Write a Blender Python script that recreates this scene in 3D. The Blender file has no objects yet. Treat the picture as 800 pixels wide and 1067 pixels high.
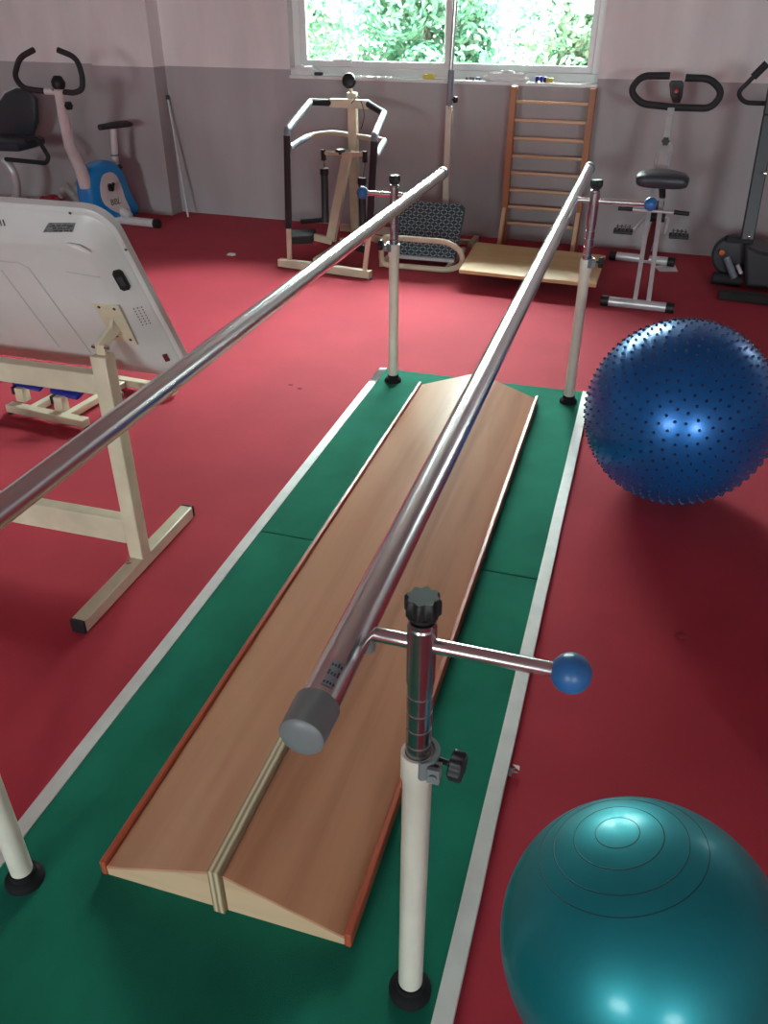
import bpy, bmesh, math, random
from mathutils import Vector, Matrix, noise
random.seed(7)
S = bpy.context.scene
COL = S.collection
PI = math.pi

# ------------------------------------------------------------------ camera
FPX, YAW, PITCH, ROLL, CH = 860.4, 0.29206, 0.56152, 0.00135, 1.6
fw = Vector((-math.sin(YAW)*math.cos(PITCH), math.cos(YAW)*math.cos(PITCH), -math.sin(PITCH)))
rt = Vector((math.cos(YAW), math.sin(YAW), 0)); up = rt.cross(fw)
r2 = rt*math.cos(ROLL)+up*math.sin(ROLL); u2 = r2.cross(fw)
CP = Vector((0, 0, CH))
cd = bpy.data.cameras.new('camera'); cam = bpy.data.objects.new('camera', cd); COL.objects.link(cam)
cam.matrix_world = Matrix(((r2.x, u2.x, -fw.x, 0), (r2.y, u2.y, -fw.y, 0), (r2.z, u2.z, -fw.z, CH), (0, 0, 0, 1)))
cd.sensor_fit = 'VERTICAL'; cd.sensor_height = 24.0; cd.lens = FPX/1067*24; cd.clip_end = 200; cd.clip_start = .02
S.camera = cam

# survey helpers: where a sight line of the photograph meets a real plane of the room
def ray(px, py): return fw*FPX + r2*(px-400) - u2*(py-533.5)
def AY(px, py, y): d = ray(px, py); return CP + d*(y/d.y)
def AZ(px, py, z=0.0): d = ray(px, py); return CP + d*((z-CH)/d.z)
def AX(px, py, x): d = ray(px, py); return CP + d*(x/d.x)
WD, WA = 6.4417, -0.0397
wt = Vector((math.cos(WA), math.sin(WA), 0)); wn = Vector((-math.sin(WA), math.cos(WA), 0))
def WL(s, off, z): return Vector((0, WD, z)) + wt*s + wn*off      # off > 0 is beyond the wall face
def AW(px, py, off=0.0):
    d = ray(px, py); return CP + d*((WD*wn.y+off)/wn.dot(d))

# ------------------------------------------------------------------ materials
def sc(c):  # sRGB 0-255 -> linear
    return tuple(((v/255)/12.92 if v/255 <= .04045 else ((v/255+.055)/1.055)**2.4) for v in c)+(1,)
def mat(name, col, rough=.5, metal=0, noise_amt=0, nscale=20, bump=0, bscale=200, spec=.5, coat=0, sheen=0, sheen_tint=None, stretch=(1, 1, 1), dark=.7):
    m = bpy.data.materials.new(name); m.use_nodes = True
    nt = m.node_tree; b = nt.nodes['Principled BSDF']
    b.inputs['Base Color'].default_value = col; b.inputs['Roughness'].default_value = rough
    b.inputs['Metallic'].default_value = metal; b.inputs['Specular IOR Level'].default_value = spec
    b.inputs['Coat Weight'].default_value = coat; b.inputs['Coat Roughness'].default_value = .08
    if sheen:
        b.inputs['Sheen Weight'].default_value = sheen; b.inputs['Sheen Roughness'].default_value = .45
        if sheen_tint: b.inputs['Sheen Tint'].default_value = sheen_tint
    tc = nt.nodes.new('ShaderNodeTexCoord'); mp = nt.nodes.new('ShaderNodeMapping'); mp.inputs['Scale'].default_value = stretch
    nt.links.new(tc.outputs['Object'], mp.inputs['Vector'])
    n = nt.nodes.new('ShaderNodeTexNoise'); n.inputs['Scale'].default_value = nscale; n.inputs['Detail'].default_value = 5
    nt.links.new(mp.outputs[0], n.inputs['Vector'])
    if noise_amt:
        r = nt.nodes.new('ShaderNodeMix'); r.data_type = 'RGBA'
        r.inputs[6].default_value = tuple(col[i]*(1-noise_amt*(1-dark)) * dark**noise_amt for i in range(3))+(1,)
        r.inputs[7].default_value = tuple(min(1, col[i]*(1+noise_amt*.35)) for i in range(3))+(1,)
        cr = nt.nodes.new('ShaderNodeMapRange'); cr.inputs[1].default_value = .3; cr.inputs[2].default_value = .7
        nt.links.new(n.outputs['Fac'], cr.inputs[0]); nt.links.new(cr.outputs[0], r.inputs[0]); nt.links.new(r.outputs[2], b.inputs['Base Color'])
    if bump:
        n2 = nt.nodes.new('ShaderNodeTexNoise'); n2.inputs['Scale'].default_value = bscale; n2.inputs['Detail'].default_value = 4
        nt.links.new(mp.outputs[0], n2.inputs['Vector'])
        bp = nt.nodes.new('ShaderNodeBump'); bp.inputs['Strength'].default_value = bump; bp.inputs['Distance'].default_value = .004
        nt.links.new(n2.outputs['Fac'], bp.inputs['Height']); nt.links.new(bp.outputs[0], b.inputs['Normal'])
    return m
M = {}
M['carpet'] = mat('red_carpet', (.42, .030, .050, 1), .8, noise_amt=.3, nscale=3.0, bump=.3, bscale=420, spec=.1, sheen=.15, sheen_tint=(1, .5, .6, 1), dark=.88)
M['green'] = mat('green_carpet', (.012, .165, .105, 1), .95, noise_amt=.5, nscale=5, bump=.3, bscale=420, spec=.1, sheen=.1, sheen_tint=(.4, 1, .85, 1), dark=.85)
M['strip'] = mat('white_edging', (.64, .62, .60, 1), .5, noise_amt=.25, nscale=12, dark=.85)
M['cream'] = mat('cream_paint', (.72, .64, .47, 1), .38, noise_amt=.25, nscale=8)
M['ivory'] = mat('ivory_paint', (.74, .70, .60, 1), .35, noise_amt=.2, nscale=8)
M['chrome'] = mat('polished_steel', (.80, .80, .80, 1), .2, metal=1, noise_amt=.15, nscale=12, stretch=(1, .1, 1))
M['chrome2'] = mat('bright_chrome', (.66, .66, .68, 1), .1, metal=1)
M['riser'] = mat('brushed_chrome', (.50, .50, .52, 1), .24, metal=1)
M['silver'] = mat('silver_paint', (.70, .71, .73, 1), .32, metal=.35, noise_amt=.15)
M['black'] = mat('black_rubber', (.012, .012, .013, 1), .5, noise_amt=.2)
M['matteblack'] = mat('matte_black_rubber', (.012, .012, .013, 1), .8, spec=.2)
M['foam'] = mat('black_foam', (.022, .022, .026, 1), .7, bump=.3, bscale=150)
M['dkgrey'] = mat('dark_grey_plastic', (.045, .048, .055, 1), .42)
M['vinyl'] = mat('slate_vinyl', (.035, .045, .058, 1), .38, bump=.15, bscale=120)
M['grip'] = mat('grey_grip', (.22, .25, .30, 1), .35, noise_amt=.2)
M['cap'] = mat('grey_plastic_cap', (.19, .21, .215, 1), .4)
M['blueknob'] = mat('blue_knob', (.03, .15, .40, 1), .38, noise_amt=.3, nscale=30)
M['pedal'] = mat('blue_vinyl_pedal', (.01, .018, .26, 1), .4)
M['sky'] = mat('blue_plastic', (.0, .27, .72, 1), .22, coat=.5)
M['white'] = mat('white_paint', (.76, .74, .74, 1), .3, noise_amt=.1)
M['pearl'] = mat('white_shell', (.66, .65, .63, 1), .33, noise_amt=.25, nscale=3)
M['panelface'] = mat('grey_white_face', (.80, .80, .80, 1), .4)
M['label'] = mat('grey_label', (.20, .205, .21, 1), .35, noise_amt=1, nscale=60, stretch=(1, 1, 3), dark=.5)
M['ink'] = mat('dark_ink', (.03, .03, .03, 1), .6)
M['groove'] = mat('seam_shadow_gap', (.28, .28, .275, 1), .5)
M['groove2'] = mat('moulded_line', (.48, .47, .46, 1), .5)
M['red'] = mat('red_plastic', (.5, .02, .02, 1), .35)
M['maroon'] = mat('maroon_switch', (.12, .008, .01, 1), .4)
M['redrail'] = mat('orange_red_edging', (.42, .085, .040, 1), .35)
M['brownleg'] = mat('shaded_maroon_paint', (.18, .04, .045, 1), .4)  # red-brown leg; its shadow darkening is put into the colour
M['frame_white'] = mat('white_pvc', (.88, .88, .88, 1), .3)
M['yellow'] = mat('yellow_plastic', (.75, .6, .08, 1), .4)
M['paper'] = mat('white_paper', (.88, .88, .88, 1), .8)
M['redcloth'] = mat('red_cloth', (.35, .02, .04, 1), .8, noise_amt=.5)
M['bag'] = mat('grey_plastic_bag', (.45, .42, .42, 1), .35, noise_amt=.5)
M['orange'] = mat('orange_reflector', (.8, .15, .02, 1), .3)
M['ceiling'] = mat('white_ceiling', (.55, .55, .55, 1), .9)
M['concrete'] = mat('outside_ground', (.10, .11, .08, 1), .9, noise_amt=.5, nscale=3)
M['bark'] = mat('bark', (.05, .04, .03, 1), .9, noise_amt=.5, nscale=8)

def wall_mat():
    m = bpy.data.materials.new('two_tone_wall_paint'); m.use_nodes = True; nt = m.node_tree; b = nt.nodes['Principled BSDF']
    b.inputs['Roughness'].default_value = .75; b.inputs['Specular IOR Level'].default_value = .25
    g = nt.nodes.new('ShaderNodeNewGeometry'); s = nt.nodes.new('ShaderNodeSeparateXYZ'); nt.links.new(g.outputs['Position'], s.inputs[0])
    c = nt.nodes.new('ShaderNodeMath'); c.operation = 'GREATER_THAN'; c.inputs[1].default_value = 1.108; nt.links.new(s.outputs['Z'], c.inputs[0])
    x = nt.nodes.new('ShaderNodeMix'); x.data_type = 'RGBA'
    x.inputs[6].default_value = (.47, .44, .455, 1); x.inputs[7].default_value = (.84, .79, .80, 1)
    nt.links.new(c.outputs[0], x.inputs[0])
    n = nt.nodes.new('ShaderNodeTexNoise'); n.inputs['Scale'].default_value = 1.6; n.inputs['Detail'].default_value = 6
    mp = nt.nodes.new('ShaderNodeMapping'); mp.inputs['Scale'].default_value = (2.5, 2.5, .6); nt.links.new(g.outputs['Position'], mp.inputs[0]); nt.links.new(mp.outputs[0], n.inputs['Vector'])
    mr = nt.nodes.new('ShaderNodeMapRange'); mr.inputs[1].default_value = .3; mr.inputs[2].default_value = .7; mr.inputs[3].default_value = .9; mr.inputs[4].default_value = 1.06
    nt.links.new(n.outputs['Fac'], mr.inputs[0])
    mu = nt.nodes.new('ShaderNodeMix'); mu.data_type = 'RGBA'; mu.blend_type = 'MULTIPLY'; mu.inputs[0].default_value = 1
    nt.links.new(x.outputs[2], mu.inputs[6]); nt.links.new(mr.outputs[0], mu.inputs[7]); nt.links.new(mu.outputs[2], b.inputs['Base Color'])
    return m
M['wall'] = wall_mat()

def wood(name, c1, c2, rough=.35, scale=1.0, axis='Y', bands=26, dist=6):
    m = bpy.data.materials.new(name); m.use_nodes = True; nt = m.node_tree; b = nt.nodes['Principled BSDF']
    b.inputs['Roughness'].default_value = rough; b.inputs['Specular IOR Level'].default_value = .45
    tc = nt.nodes.new('ShaderNodeTexCoord'); mp = nt.nodes.new('ShaderNodeMapping')
    st = {'Y': (1, .07, 1), 'X': (.07, 1, 1), 'Z': (1, 1, .07)}[axis]
    mp.inputs['Scale'].default_value = tuple(v*scale for v in st); nt.links.new(tc.outputs['Object'], mp.inputs[0])
    n = nt.nodes.new('ShaderNodeTexNoise'); n.inputs['Scale'].default_value = bands; n.inputs['Detail'].default_value = 6; n.inputs['Distortion'].default_value = .6
    nt.links.new(mp.outputs[0], n.inputs['Vector'])
    n2 = nt.nodes.new('ShaderNodeTexNoise'); n2.inputs['Scale'].default_value = bands/5; n2.inputs['Detail'].default_value = 3; n2.inputs['Distortion'].default_value = 1.5
    nt.links.new(mp.outputs[0], n2.inputs['Vector'])
    ad = nt.nodes.new('ShaderNodeMath'); ad.operation = 'MULTIPLY_ADD'; ad.inputs[1].default_value = .5; nt.links.new(n.outputs['Fac'], ad.inputs[0])
    h = nt.nodes.new('ShaderNodeMath'); h.operation = 'MULTIPLY'; h.inputs[1].default_value = .5; nt.links.new(n2.outputs['Fac'], h.inputs[0]); nt.links.new(h.outputs[0], ad.inputs[2])
    r = nt.nodes.new('ShaderNodeValToRGB'); r.color_ramp.elements[0].position = .36; r.color_ramp.elements[0].color = c1
    r.color_ramp.elements[1].position = .58; r.color_ramp.elements[1].color = c2
    nt.links.new(ad.outputs[0], r.inputs[0]); nt.links.new(r.outputs[0], b.inputs['Base Color'])
    return m
M['beech'] = wood('beech_laminate', (.47, .215, .125, 1), (.58, .30, .185, 1), .3, bands=11)
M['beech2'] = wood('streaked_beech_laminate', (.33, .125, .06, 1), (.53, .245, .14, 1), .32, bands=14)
M['beechend'] = wood('pale_beech_edge', (.55, .36, .22, 1), (.66, .46, .29, 1), .45, axis='X')
M['plywood'] = wood('pale_plywood', (.66, .42, .18, 1), (.76, .52, .26, 1), .4, axis='X', bands=12)
M['ladderwood'] = wood('orange_brown_wood', (.36, .125, .05, 1), (.46, .18, .075, 1), .4, axis='Z', bands=20)
M['rung'] = wood('pale_rung_wood', (.70, .46, .29, 1), (.80, .56, .37, 1), .4, axis='X', bands=20)

def ply_edge():
    m = bpy.data.materials.new('striped_plywood_edge'); m.use_nodes = True; nt = m.node_tree; b = nt.nodes['Principled BSDF']; b.inputs['Roughness'].default_value = .55
    tc = nt.nodes.new('ShaderNodeTexCoord'); w = nt.nodes.new('ShaderNodeTexWave'); w.bands_direction = 'X'; w.inputs['Scale'].default_value = 27; w.inputs['Distortion'].default_value = .6; w.inputs['Detail'].default_value = 2
    nt.links.new(tc.outputs['Object'], w.inputs['Vector'])
    r = nt.nodes.new('ShaderNodeValToRGB'); r.color_ramp.elements[0].color = (.24, .17, .09, 1); r.color_ramp.elements[1].color = (.66, .53, .36, 1)
    nt.links.new(w.outputs['Fac'], r.inputs[0]); nt.links.new(r.outputs[0], b.inputs['Base Color']); return m
M['plyedge'] = ply_edge()

def tread():
    m = bpy.data.materials.new('diamond_tread_rubber'); m.use_nodes = True; nt = m.node_tree; b = nt.nodes['Principled BSDF']; b.inputs['Roughness'].default_value = .4
    b.inputs['Base Color'].default_value = (.05, .085, .10, 1); b.inputs['Metallic'].default_value = .2; return m
M['tread'] = tread()
M['treadlug'] = mat('raised_tread_lug', (.42, .50, .53, 1), .35, metal=.2)

def glass(tint=(.93, .97, .95, 1)):
    m = bpy.data.materials.new('window_glass'); m.use_nodes = True; nt = m.node_tree; nt.nodes.remove(nt.nodes['Principled BSDF'])
    o = nt.nodes['Material Output']; t = nt.nodes.new('ShaderNodeBsdfTransparent'); g = nt.nodes.new('ShaderNodeBsdfGlossy'); g.inputs['Roughness'].default_value = .02
    f = nt.nodes.new('ShaderNodeFresnel'); f.inputs[0].default_value = 1.45; x = nt.nodes.new('ShaderNodeMixShader'); t.inputs[0].default_value = tint
    nt.links.new(f.outputs[0], x.inputs[0]); nt.links.new(t.outputs[0], x.inputs[1]); nt.links.new(g.outputs[0], x.inputs[2]); nt.links.new(x.outputs[0], o.inputs[0]); return m
M['glass'] = glass(); M['dimglass'] = glass((.25, .255, .255, 1))   # darkened glass, made up to weaken daylight from unseen windows
M['dimglass2'] = glass((.62, .64, .64, 1))  # milder darkening, also made up to hold daylight back

def leafmat(name, c):
    m = bpy.data.materials.new(name); m.use_nodes = True; nt = m.node_tree; b = nt.nodes['Principled BSDF']; b.inputs['Roughness'].default_value = .5
    o = nt.nodes['Material Output']; g = nt.nodes.new('ShaderNodeNewGeometry'); n = nt.nodes.new('ShaderNodeTexNoise'); n.inputs['Scale'].default_value = 3
    nt.links.new(g.outputs['Position'], n.inputs['Vector'])
    r = nt.nodes.new('ShaderNodeValToRGB'); r.color_ramp.elements[0].position = .35; r.color_ramp.elements[1].position = .65
    r.color_ramp.elements[0].color = tuple(v*.6 for v in c[:3])+(1,); r.color_ramp.elements[1].color = c
    nt.links.new(n.outputs['Fac'], r.inputs[0]); nt.links.new(r.outputs[0], b.inputs['Base Color'])
    t = nt.nodes.new('ShaderNodeBsdfTranslucent'); nt.links.new(r.outputs[0], t.inputs[0])
    x = nt.nodes.new('ShaderNodeMixShader'); x.inputs[0].default_value = .35; nt.links.new(b.outputs[0], x.inputs[1]); nt.links.new(t.outputs[0], x.inputs[2]); nt.links.new(x.outputs[0], o.inputs[0]); return m
M['leafA'] = leafmat('green_leaves', (.13, .27, .16, 1)); M['leafB'] = leafmat('pale_green_leaves', (.22, .34, .20, 1)); M['leafC'] = leafmat('deep_green_leaves', (.08, .22, .13, 1))

def ballmat(name, col, rough, metal):
    m = mat(name, col, rough, metal=metal, noise_amt=.35, nscale=4, coat=.25, dark=.8); m.node_tree.nodes['Principled BSDF'].inputs['Coat Roughness'].default_value = .18
    return m
M['blueball'] = ballmat('glossy_blue_rubber', (.010, .13, .42, 1), .34, .55)
M['tealball'] = ballmat('pearly_teal_rubber', (.010, .27, .32, 1), .46, .6)
M['nub'] = mat('dark_blue_nub', (.004, .03, .12, 1), .35)
M['tealring'] = mat('teal_ring_line', (.002, .04, .05, 1), .5)

# ------------------------------------------------------------------ mesh helper
class MB:
    def __init__(s): s.bm = bmesh.new(); s.mi = 0
    def face(s, vs):
        try: f = s.bm.faces.new(vs); f.material_index = s.mi; return f
        except ValueError: return None
    def box(s, c, size, ax=None, ay=None, az=None):
        c = Vector(c); ax = Vector(ax or (1, 0, 0)).normalized(); ay = Vector(ay or (0, 1, 0)).normalized(); az = Vector(az).normalized() if az else ax.cross(ay).normalized()
        h = [v/2 for v in size]; V = {}
        for i in (-1, 1):
            for j in (-1, 1):
                for k in (-1, 1): V[i, j, k] = s.bm.verts.new(c+ax*h[0]*i+ay*h[1]*j+az*h[2]*k)
        for q in (((-1, -1, -1), (-1, 1, -1), (1, 1, -1), (1, -1, -1)), ((-1, -1, 1), (1, -1, 1), (1, 1, 1), (-1, 1, 1)), ((-1, -1, -1), (1, -1, -1), (1, -1, 1), (-1, -1, 1)),
                  ((-1, 1, -1), (-1, 1, 1), (1, 1, 1), (1, 1, -1)), ((-1, -1, -1), (-1, -1, 1), (-1, 1, 1), (-1, 1, -1)), ((1, -1, -1), (1, 1, -1), (1, 1, 1), (1, -1, 1))):
            s.face([V[k] for k in q])
        return s
    def bar(s, a, b, w, h=None, side=None):     # rectangular tube from a to b
        a = Vector(a); b = Vector(b); d = (b-a); L = d.length; d.normalize(); h = h or w
        sd = Vector(side) if side else (Vector((0, 0, 1)).cross(d) if abs(d.z) < .95 else Vector((1, 0, 0)))
        sd = (sd-d*sd.dot(d)).normalized(); n = d.cross(sd)
        return s.box((a+b)/2, (L, w, h), d, sd, n)
    def prism(s, pts, d):                       # polygon pts extruded by vector d
        d = Vector(d); a = [s.bm.verts.new(Vector(p)) for p in pts]; b = [s.bm.verts.new(Vector(p)+d) for p in pts]
        s.face(a[::-1]); s.face(b)
        for i in range(len(a)): j = (i+1) % len(a); s.face([a[i], a[j], b[j], b[i]])
        return s
    def tube(s, pts, r, seg=12, fillet=0, closed=False, cap=True, steps=5):
        P = [Vector(p) for p in pts]
        if fillet:
            Q = []; n = len(P)
            for i, p in enumerate(P):
                if not closed and i in (0, n-1): Q.append(p); continue
                a = P[i-1]-p; b = P[(i+1) % n]-p; k = min(fillet, a.length*.48, b.length*.48)
                A = p+a.normalized()*k; B = p+b.normalized()*k
                for t in range(steps+1):
                    t /= steps; Q.append(A*(1-t)**2+p*2*t*(1-t)+B*t*t)
            P = Q
        rr = r if isinstance(r, (list, tuple)) else [r]*len(P)
        n = len(P); rings = []; prev = None
        for i in range(n):
            if closed: t = (P[(i+1) % n]-P[i-1])
            else: t = (P[min(i+1, n-1)]-P[max(i-1, 0)])
            t.normalize()
            if prev is None:
                u = t.cross(Vector((0, 0, 1)) if abs(t.z) < .9 else Vector((1, 0, 0))).normalized()
            else: u = (prev-t*prev.dot(t)).normalized()
            prev = u; v = t.cross(u)
            rings.append([s.bm.verts.new(P[i]+(u*math.cos(2*PI*k/seg)+v*math.sin(2*PI*k/seg))*rr[i]) for k in range(seg)])
        for i in range(n if closed else n-1):
            A = rings[i]; B = rings[(i+1) % n]
            for k in range(seg): s.face([A[k], A[(k+1) % seg], B[(k+1) % seg], B[k]])
        if cap and not closed: s.face(rings[0][::-1]); s.face(rings[-1])
        return s
    def lathe(s, o, axis, prof, seg=24):        # prof: (radius, height) list
        o = Vector(o); t = Vector(axis).normalized(); u = t.cross(Vector((0, 0, 1)) if abs(t.z) < .9 else Vector((1, 0, 0))).normalized(); v = t.cross(u); R = []
        for (r, h) in prof:
            if r < 1e-6: R.append([s.bm.verts.new(o+t*h)])
            else: R.append([s.bm.verts.new(o+t*h+(u*math.cos(2*PI*k/seg)+v*math.sin(2*PI*k/seg))*r) for k in range(seg)])
        for A, B in zip(R, R[1:]):
            for k in range(seg):
                j = (k+1) % seg
                if len(A) == 1 and len(B) > 1: s.face([A[0], B[j], B[k]])
                elif len(B) == 1 and len(A) > 1: s.face([A[k], A[j], B[0]])
                elif len(A) > 1: s.face([A[k], A[j], B[j], B[k]])
        if len(R[0]) > 1: s.face(R[0][::-1])
        if len(R[-1]) > 1: s.face(R[-1])
        return s
    def sphere(s, c, r, seg=24, sz=(1, 1, 1)):
        m = Matrix.Translation(Vector(c)) @ Matrix.Diagonal((r*sz[0], r*sz[1], r*sz[2], 1))
        n0 = len(s.bm.faces); bmesh.ops.create_uvsphere(s.bm, u_segments=seg, v_segments=seg//2, radius=1, matrix=m); return s
    def star(s, o, axis, r, h, lobes=6):        # lobed hand knob
        o = Vector(o); t = Vector(axis).normalized(); u = t.cross(Vector((0, 0, 1)) if abs(t.z) < .9 else Vector((1, 0, 0))).normalized(); v = t.cross(u); R = []
        N = lobes*6
        for hh, sc_ in ((0, .86), (h*.12, 1), (h*.85, 1), (h, .88)):
            R.append([s.bm.verts.new(o+t*hh+(u*math.cos(2*PI*k/N)+v*math.sin(2*PI*k/N))*r*sc_*(1-.09*(1-math.cos(lobes*2*PI*k/N)))) for k in range(N)])
        for A, B in zip(R, R[1:]):
            for k in range(N): s.face([A[k], A[(k+1) % N], B[(k+1) % N], B[k]])
        s.face(R[0][::-1]); s.face(R[-1]); return s
    def loft(s, rings, cap=True, closed=True):
        R = [[s.bm.verts.new(Vector(p)) for p in r] for r in rings]; n = len(R[0])
        for A, B in zip(R, R[1:]):
            for k in range(n if closed else n-1): s.face([A[k], A[(k+1) % n], B[(k+1) % n], B[k]])
        if cap: s.face(R[0][::-1]); s.face(R[-1])
        return s

ROOT = {}
def build(mb, name, m, parent=None, bevel=0, smooth=40, label=None, loc=None):
    bm = mb.bm; bmesh.ops.recalc_face_normals(bm, faces=bm.faces)
    off = ROOT[parent.name] if parent is not None else Vector(loc) if loc is not None else Vector((0, 0, 0))
    if off.length: bmesh.ops.translate(bm, verts=bm.verts, vec=-off)
    me = bpy.data.meshes.new(name); bm.to_mesh(me); bm.free()
    for q in (m if isinstance(m, list) else [m]): me.materials.append(q)
    for p in me.polygons: p.use_smooth = True
    me.set_sharp_from_angle(angle=math.radians(smooth))
    o = bpy.data.objects.new(name, me); COL.objects.link(o)
    if parent is not None: o.parent = parent
    elif loc is not None: o.location = loc
    ROOT[o.name] = off
    if bevel:
        b = o.modifiers.new('bevel', 'BEVEL'); b.width = bevel; b.segments = 2; b.limit_method = 'ANGLE'; b.angle_limit = math.radians(50)
    if label: o['label'] = label
    return o
def thing(name, label, cat, loc, group=None):
    o = bpy.data.objects.new(name, None); COL.objects.link(o); o.location = loc; o.empty_display_size = .1
    o['label'] = label; o['category'] = cat
    if group: o['group'] = group
    ROOT[o.name] = Vector(loc); return o
def tag(o, label, cat, group=None):
    o['label'] = label; o['category'] = cat
    if group: o['group'] = group
    return o
def struct(mb, name, m, **k):
    o = build(mb, name, m, **k); o['kind'] = 'structure'; return o
def text_part(txt, name, m, parent, origin, ax, ay, size, depth=.0008):
    cu = bpy.data.curves.new('t', 'FONT'); cu.body = txt; cu.size = size; cu.extrude = depth; cu.align_x = 'CENTER'; cu.align_y = 'CENTER'
    to = bpy.data.objects.new('t', cu); COL.objects.link(to); bpy.context.view_layer.update()
    me = bpy.data.meshes.new_from_object(to); bpy.data.objects.remove(to)
    ax = Vector(ax).normalized(); ay = Vector(ay).normalized(); az = ax.cross(ay)
    off = ROOT[parent.name]
    mtx = Matrix(((ax.x, ay.x, az.x, origin[0]-off.x), (ax.y, ay.y, az.y, origin[1]-off.y), (ax.z, ay.z, az.z, origin[2]-off.z), (0, 0, 0, 1)))
    me.transform(mtx); me.materials.clear(); me.materials.append(m); me.name = name
    o = bpy.data.objects.new(name, me); COL.objects.link(o); o.parent = parent; ROOT[o.name] = off; return o

# ------------------------------------------------------------------ the room
ZC = 3.2; XL, XR, YB = -9.0, 6.6, -9.0
struct(MB().box(((XL+XR)/2, -.75, -.05), (XR-XL+.6, 18.2, .1)), 'floor', M['carpet'])
struct(MB().box(((XL+XR)/2, -.75, ZC+.05), (XR-XL+.6, 18.2, .1)), 'ceiling', M['ceiling'])
TH = .24
WX0, WX1, WZ0, WZ1 = -2.715, -.432, 1.072, 2.62
def wbox(mb, s0, s1, o0, o1, z0, z1):
    return mb.box(WL((s0+s1)/2, (o0+o1)/2, (z0+z1)/2), (s1-s0, abs(o1-o0), z1-z0), wt, wn)
BW = [(-7.4, -5.75), (WX0, WX1), (2.4, 3.5)]     # the three windows of the back wall
mb = MB(); cur = XL-.3
for (a, b) in BW:
    wbox(mb, cur, a, 0, TH, 0, ZC); wbox(mb, a, b, 0, TH, 0, WZ0-.02); wbox(mb, a, b, 0, TH, WZ1, ZC); cur = b
wbox(mb, cur, XR+.3, 0, TH, 0, ZC)
struct(mb, 'wall_back', M['wall'])
mb = MB(); wbox(mb, -4.36, -3.80, -.165, 0, 0, ZC); struct(mb, 'wall_pillar', M['wall'])
def side_wall(name, fixed, along, a0, a1, wins, z0, z1):
    mb = MB(); cur = a0
    def bx(p0, p1, zz0, zz1):
        if along == 'y': mb.box((fixed, (p0+p1)/2, (zz0+zz1)/2), (.2, p1-p0, zz1-zz0))
        else: mb.box(((p0+p1)/2, fixed, (zz0+zz1)/2), (p1-p0, .2, zz1-zz0))
    for (w0, w1) in wins:
        bx(cur, w0, 0, ZC); bx(w0, w1, 0, z0); bx(w0, w1, z1, ZC); cur = w1
    bx(cur, a1, 0, ZC); struct(mb, name, M['wall'])
side_wall('wall_right', XR+.1, 'y', YB-.1, 6.3, [], 1, 2)
side_wall('wall_left', XL-.1, 'y', YB-.1, 6.9, [], 1, 2)
side_wall('wall_front', YB-.1, 'x', XL, XR, [(-3.6, -1.4), (3.0, 5.2)], 1.1, 2.8)

def window(n, c, ax, ay, w, h, mull, dim=None):
    # ax: along the wall, ay: outward; c = bottom centre of the opening
    ax = Vector(ax); ay = Vector(ay); c = Vector(c); r = bpy.data.objects.new('window_%d' % n, None); COL.objects.link(r); r.location = c; ROOT[r.name] = c.copy(); r['kind'] = 'structure'
    f = MB(); t = .055
    def bx(m, x0, x1, z0, z1, o, d): m.box(c+ax*((x0+x1)/2)+Vector((0, 0, (z0+z1)/2))+ay*o, (x1-x0, d, z1-z0), ax, ay)
    bx(f, -w/2, w/2, 0, t, 0, .09); bx(f, -w/2, w/2, h-t, h, 0, .09); bx(f, -w/2, -w/2+t, t, h-t, 0, .09); bx(f, w/2-t, w/2, t, h-t, 0, .09)
    build(f, 'window_frame', M['frame_white'], r, bevel=.004)
    for k, (x0, x1, o) in enumerate(((-w/2+t, mull+.03, -.018), (mull-.03, w/2-t, .018))):
        s = MB(); q = .042
        bx(s, x0, x1, t, t+q, o, .032); bx(s, x0, x1, h-t-q, h-t, o, .032); bx(s, x0, x0+q, t+q, h-t-q, o, .032); bx(s, x1-q, x1, t+q, h-t-q, o, .032)
        sash = build(s, 'sash', M['frame_white'], r, bevel=.003)
        g = MB(); bx(g, x0+q, x1-q, t+q, h-t-q, o, .005); build(g, 'pane', M[dim or 'glass'], sash)
    return r
ws = (WX0+WX1)/2
window(1, WL(ws, .13, WZ0), wt, wn, WX1-WX0, WZ1-WZ0, -1.525-ws)
for k in (0, 2):
    a, b = BW[k]; m_ = (a+b)/2; window(2+k//2, WL(m_, .13, WZ0), wt, wn, b-a, WZ1-WZ0, 0, dim='dimglass2' if k == 0 else 'dimglass')
window(4, (-2.5, YB-.1, 1.1), (1, 0, 0), (0, -1, 0), 2.2, 1.7, 0, dim='dimglass2')
window(5, (4.1, YB-.1, 1.1), (1, 0, 0), (0, -1, 0), 2.2, 1.7, 0, dim='dimglass2')
# sill of the visible window
mb = MB(); wbox(mb, WX0, WX1+.005, -.025, .085, WZ0-.022, WZ0); struct(mb, 'trim_1', M['frame_white'], bevel=.004)

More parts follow.
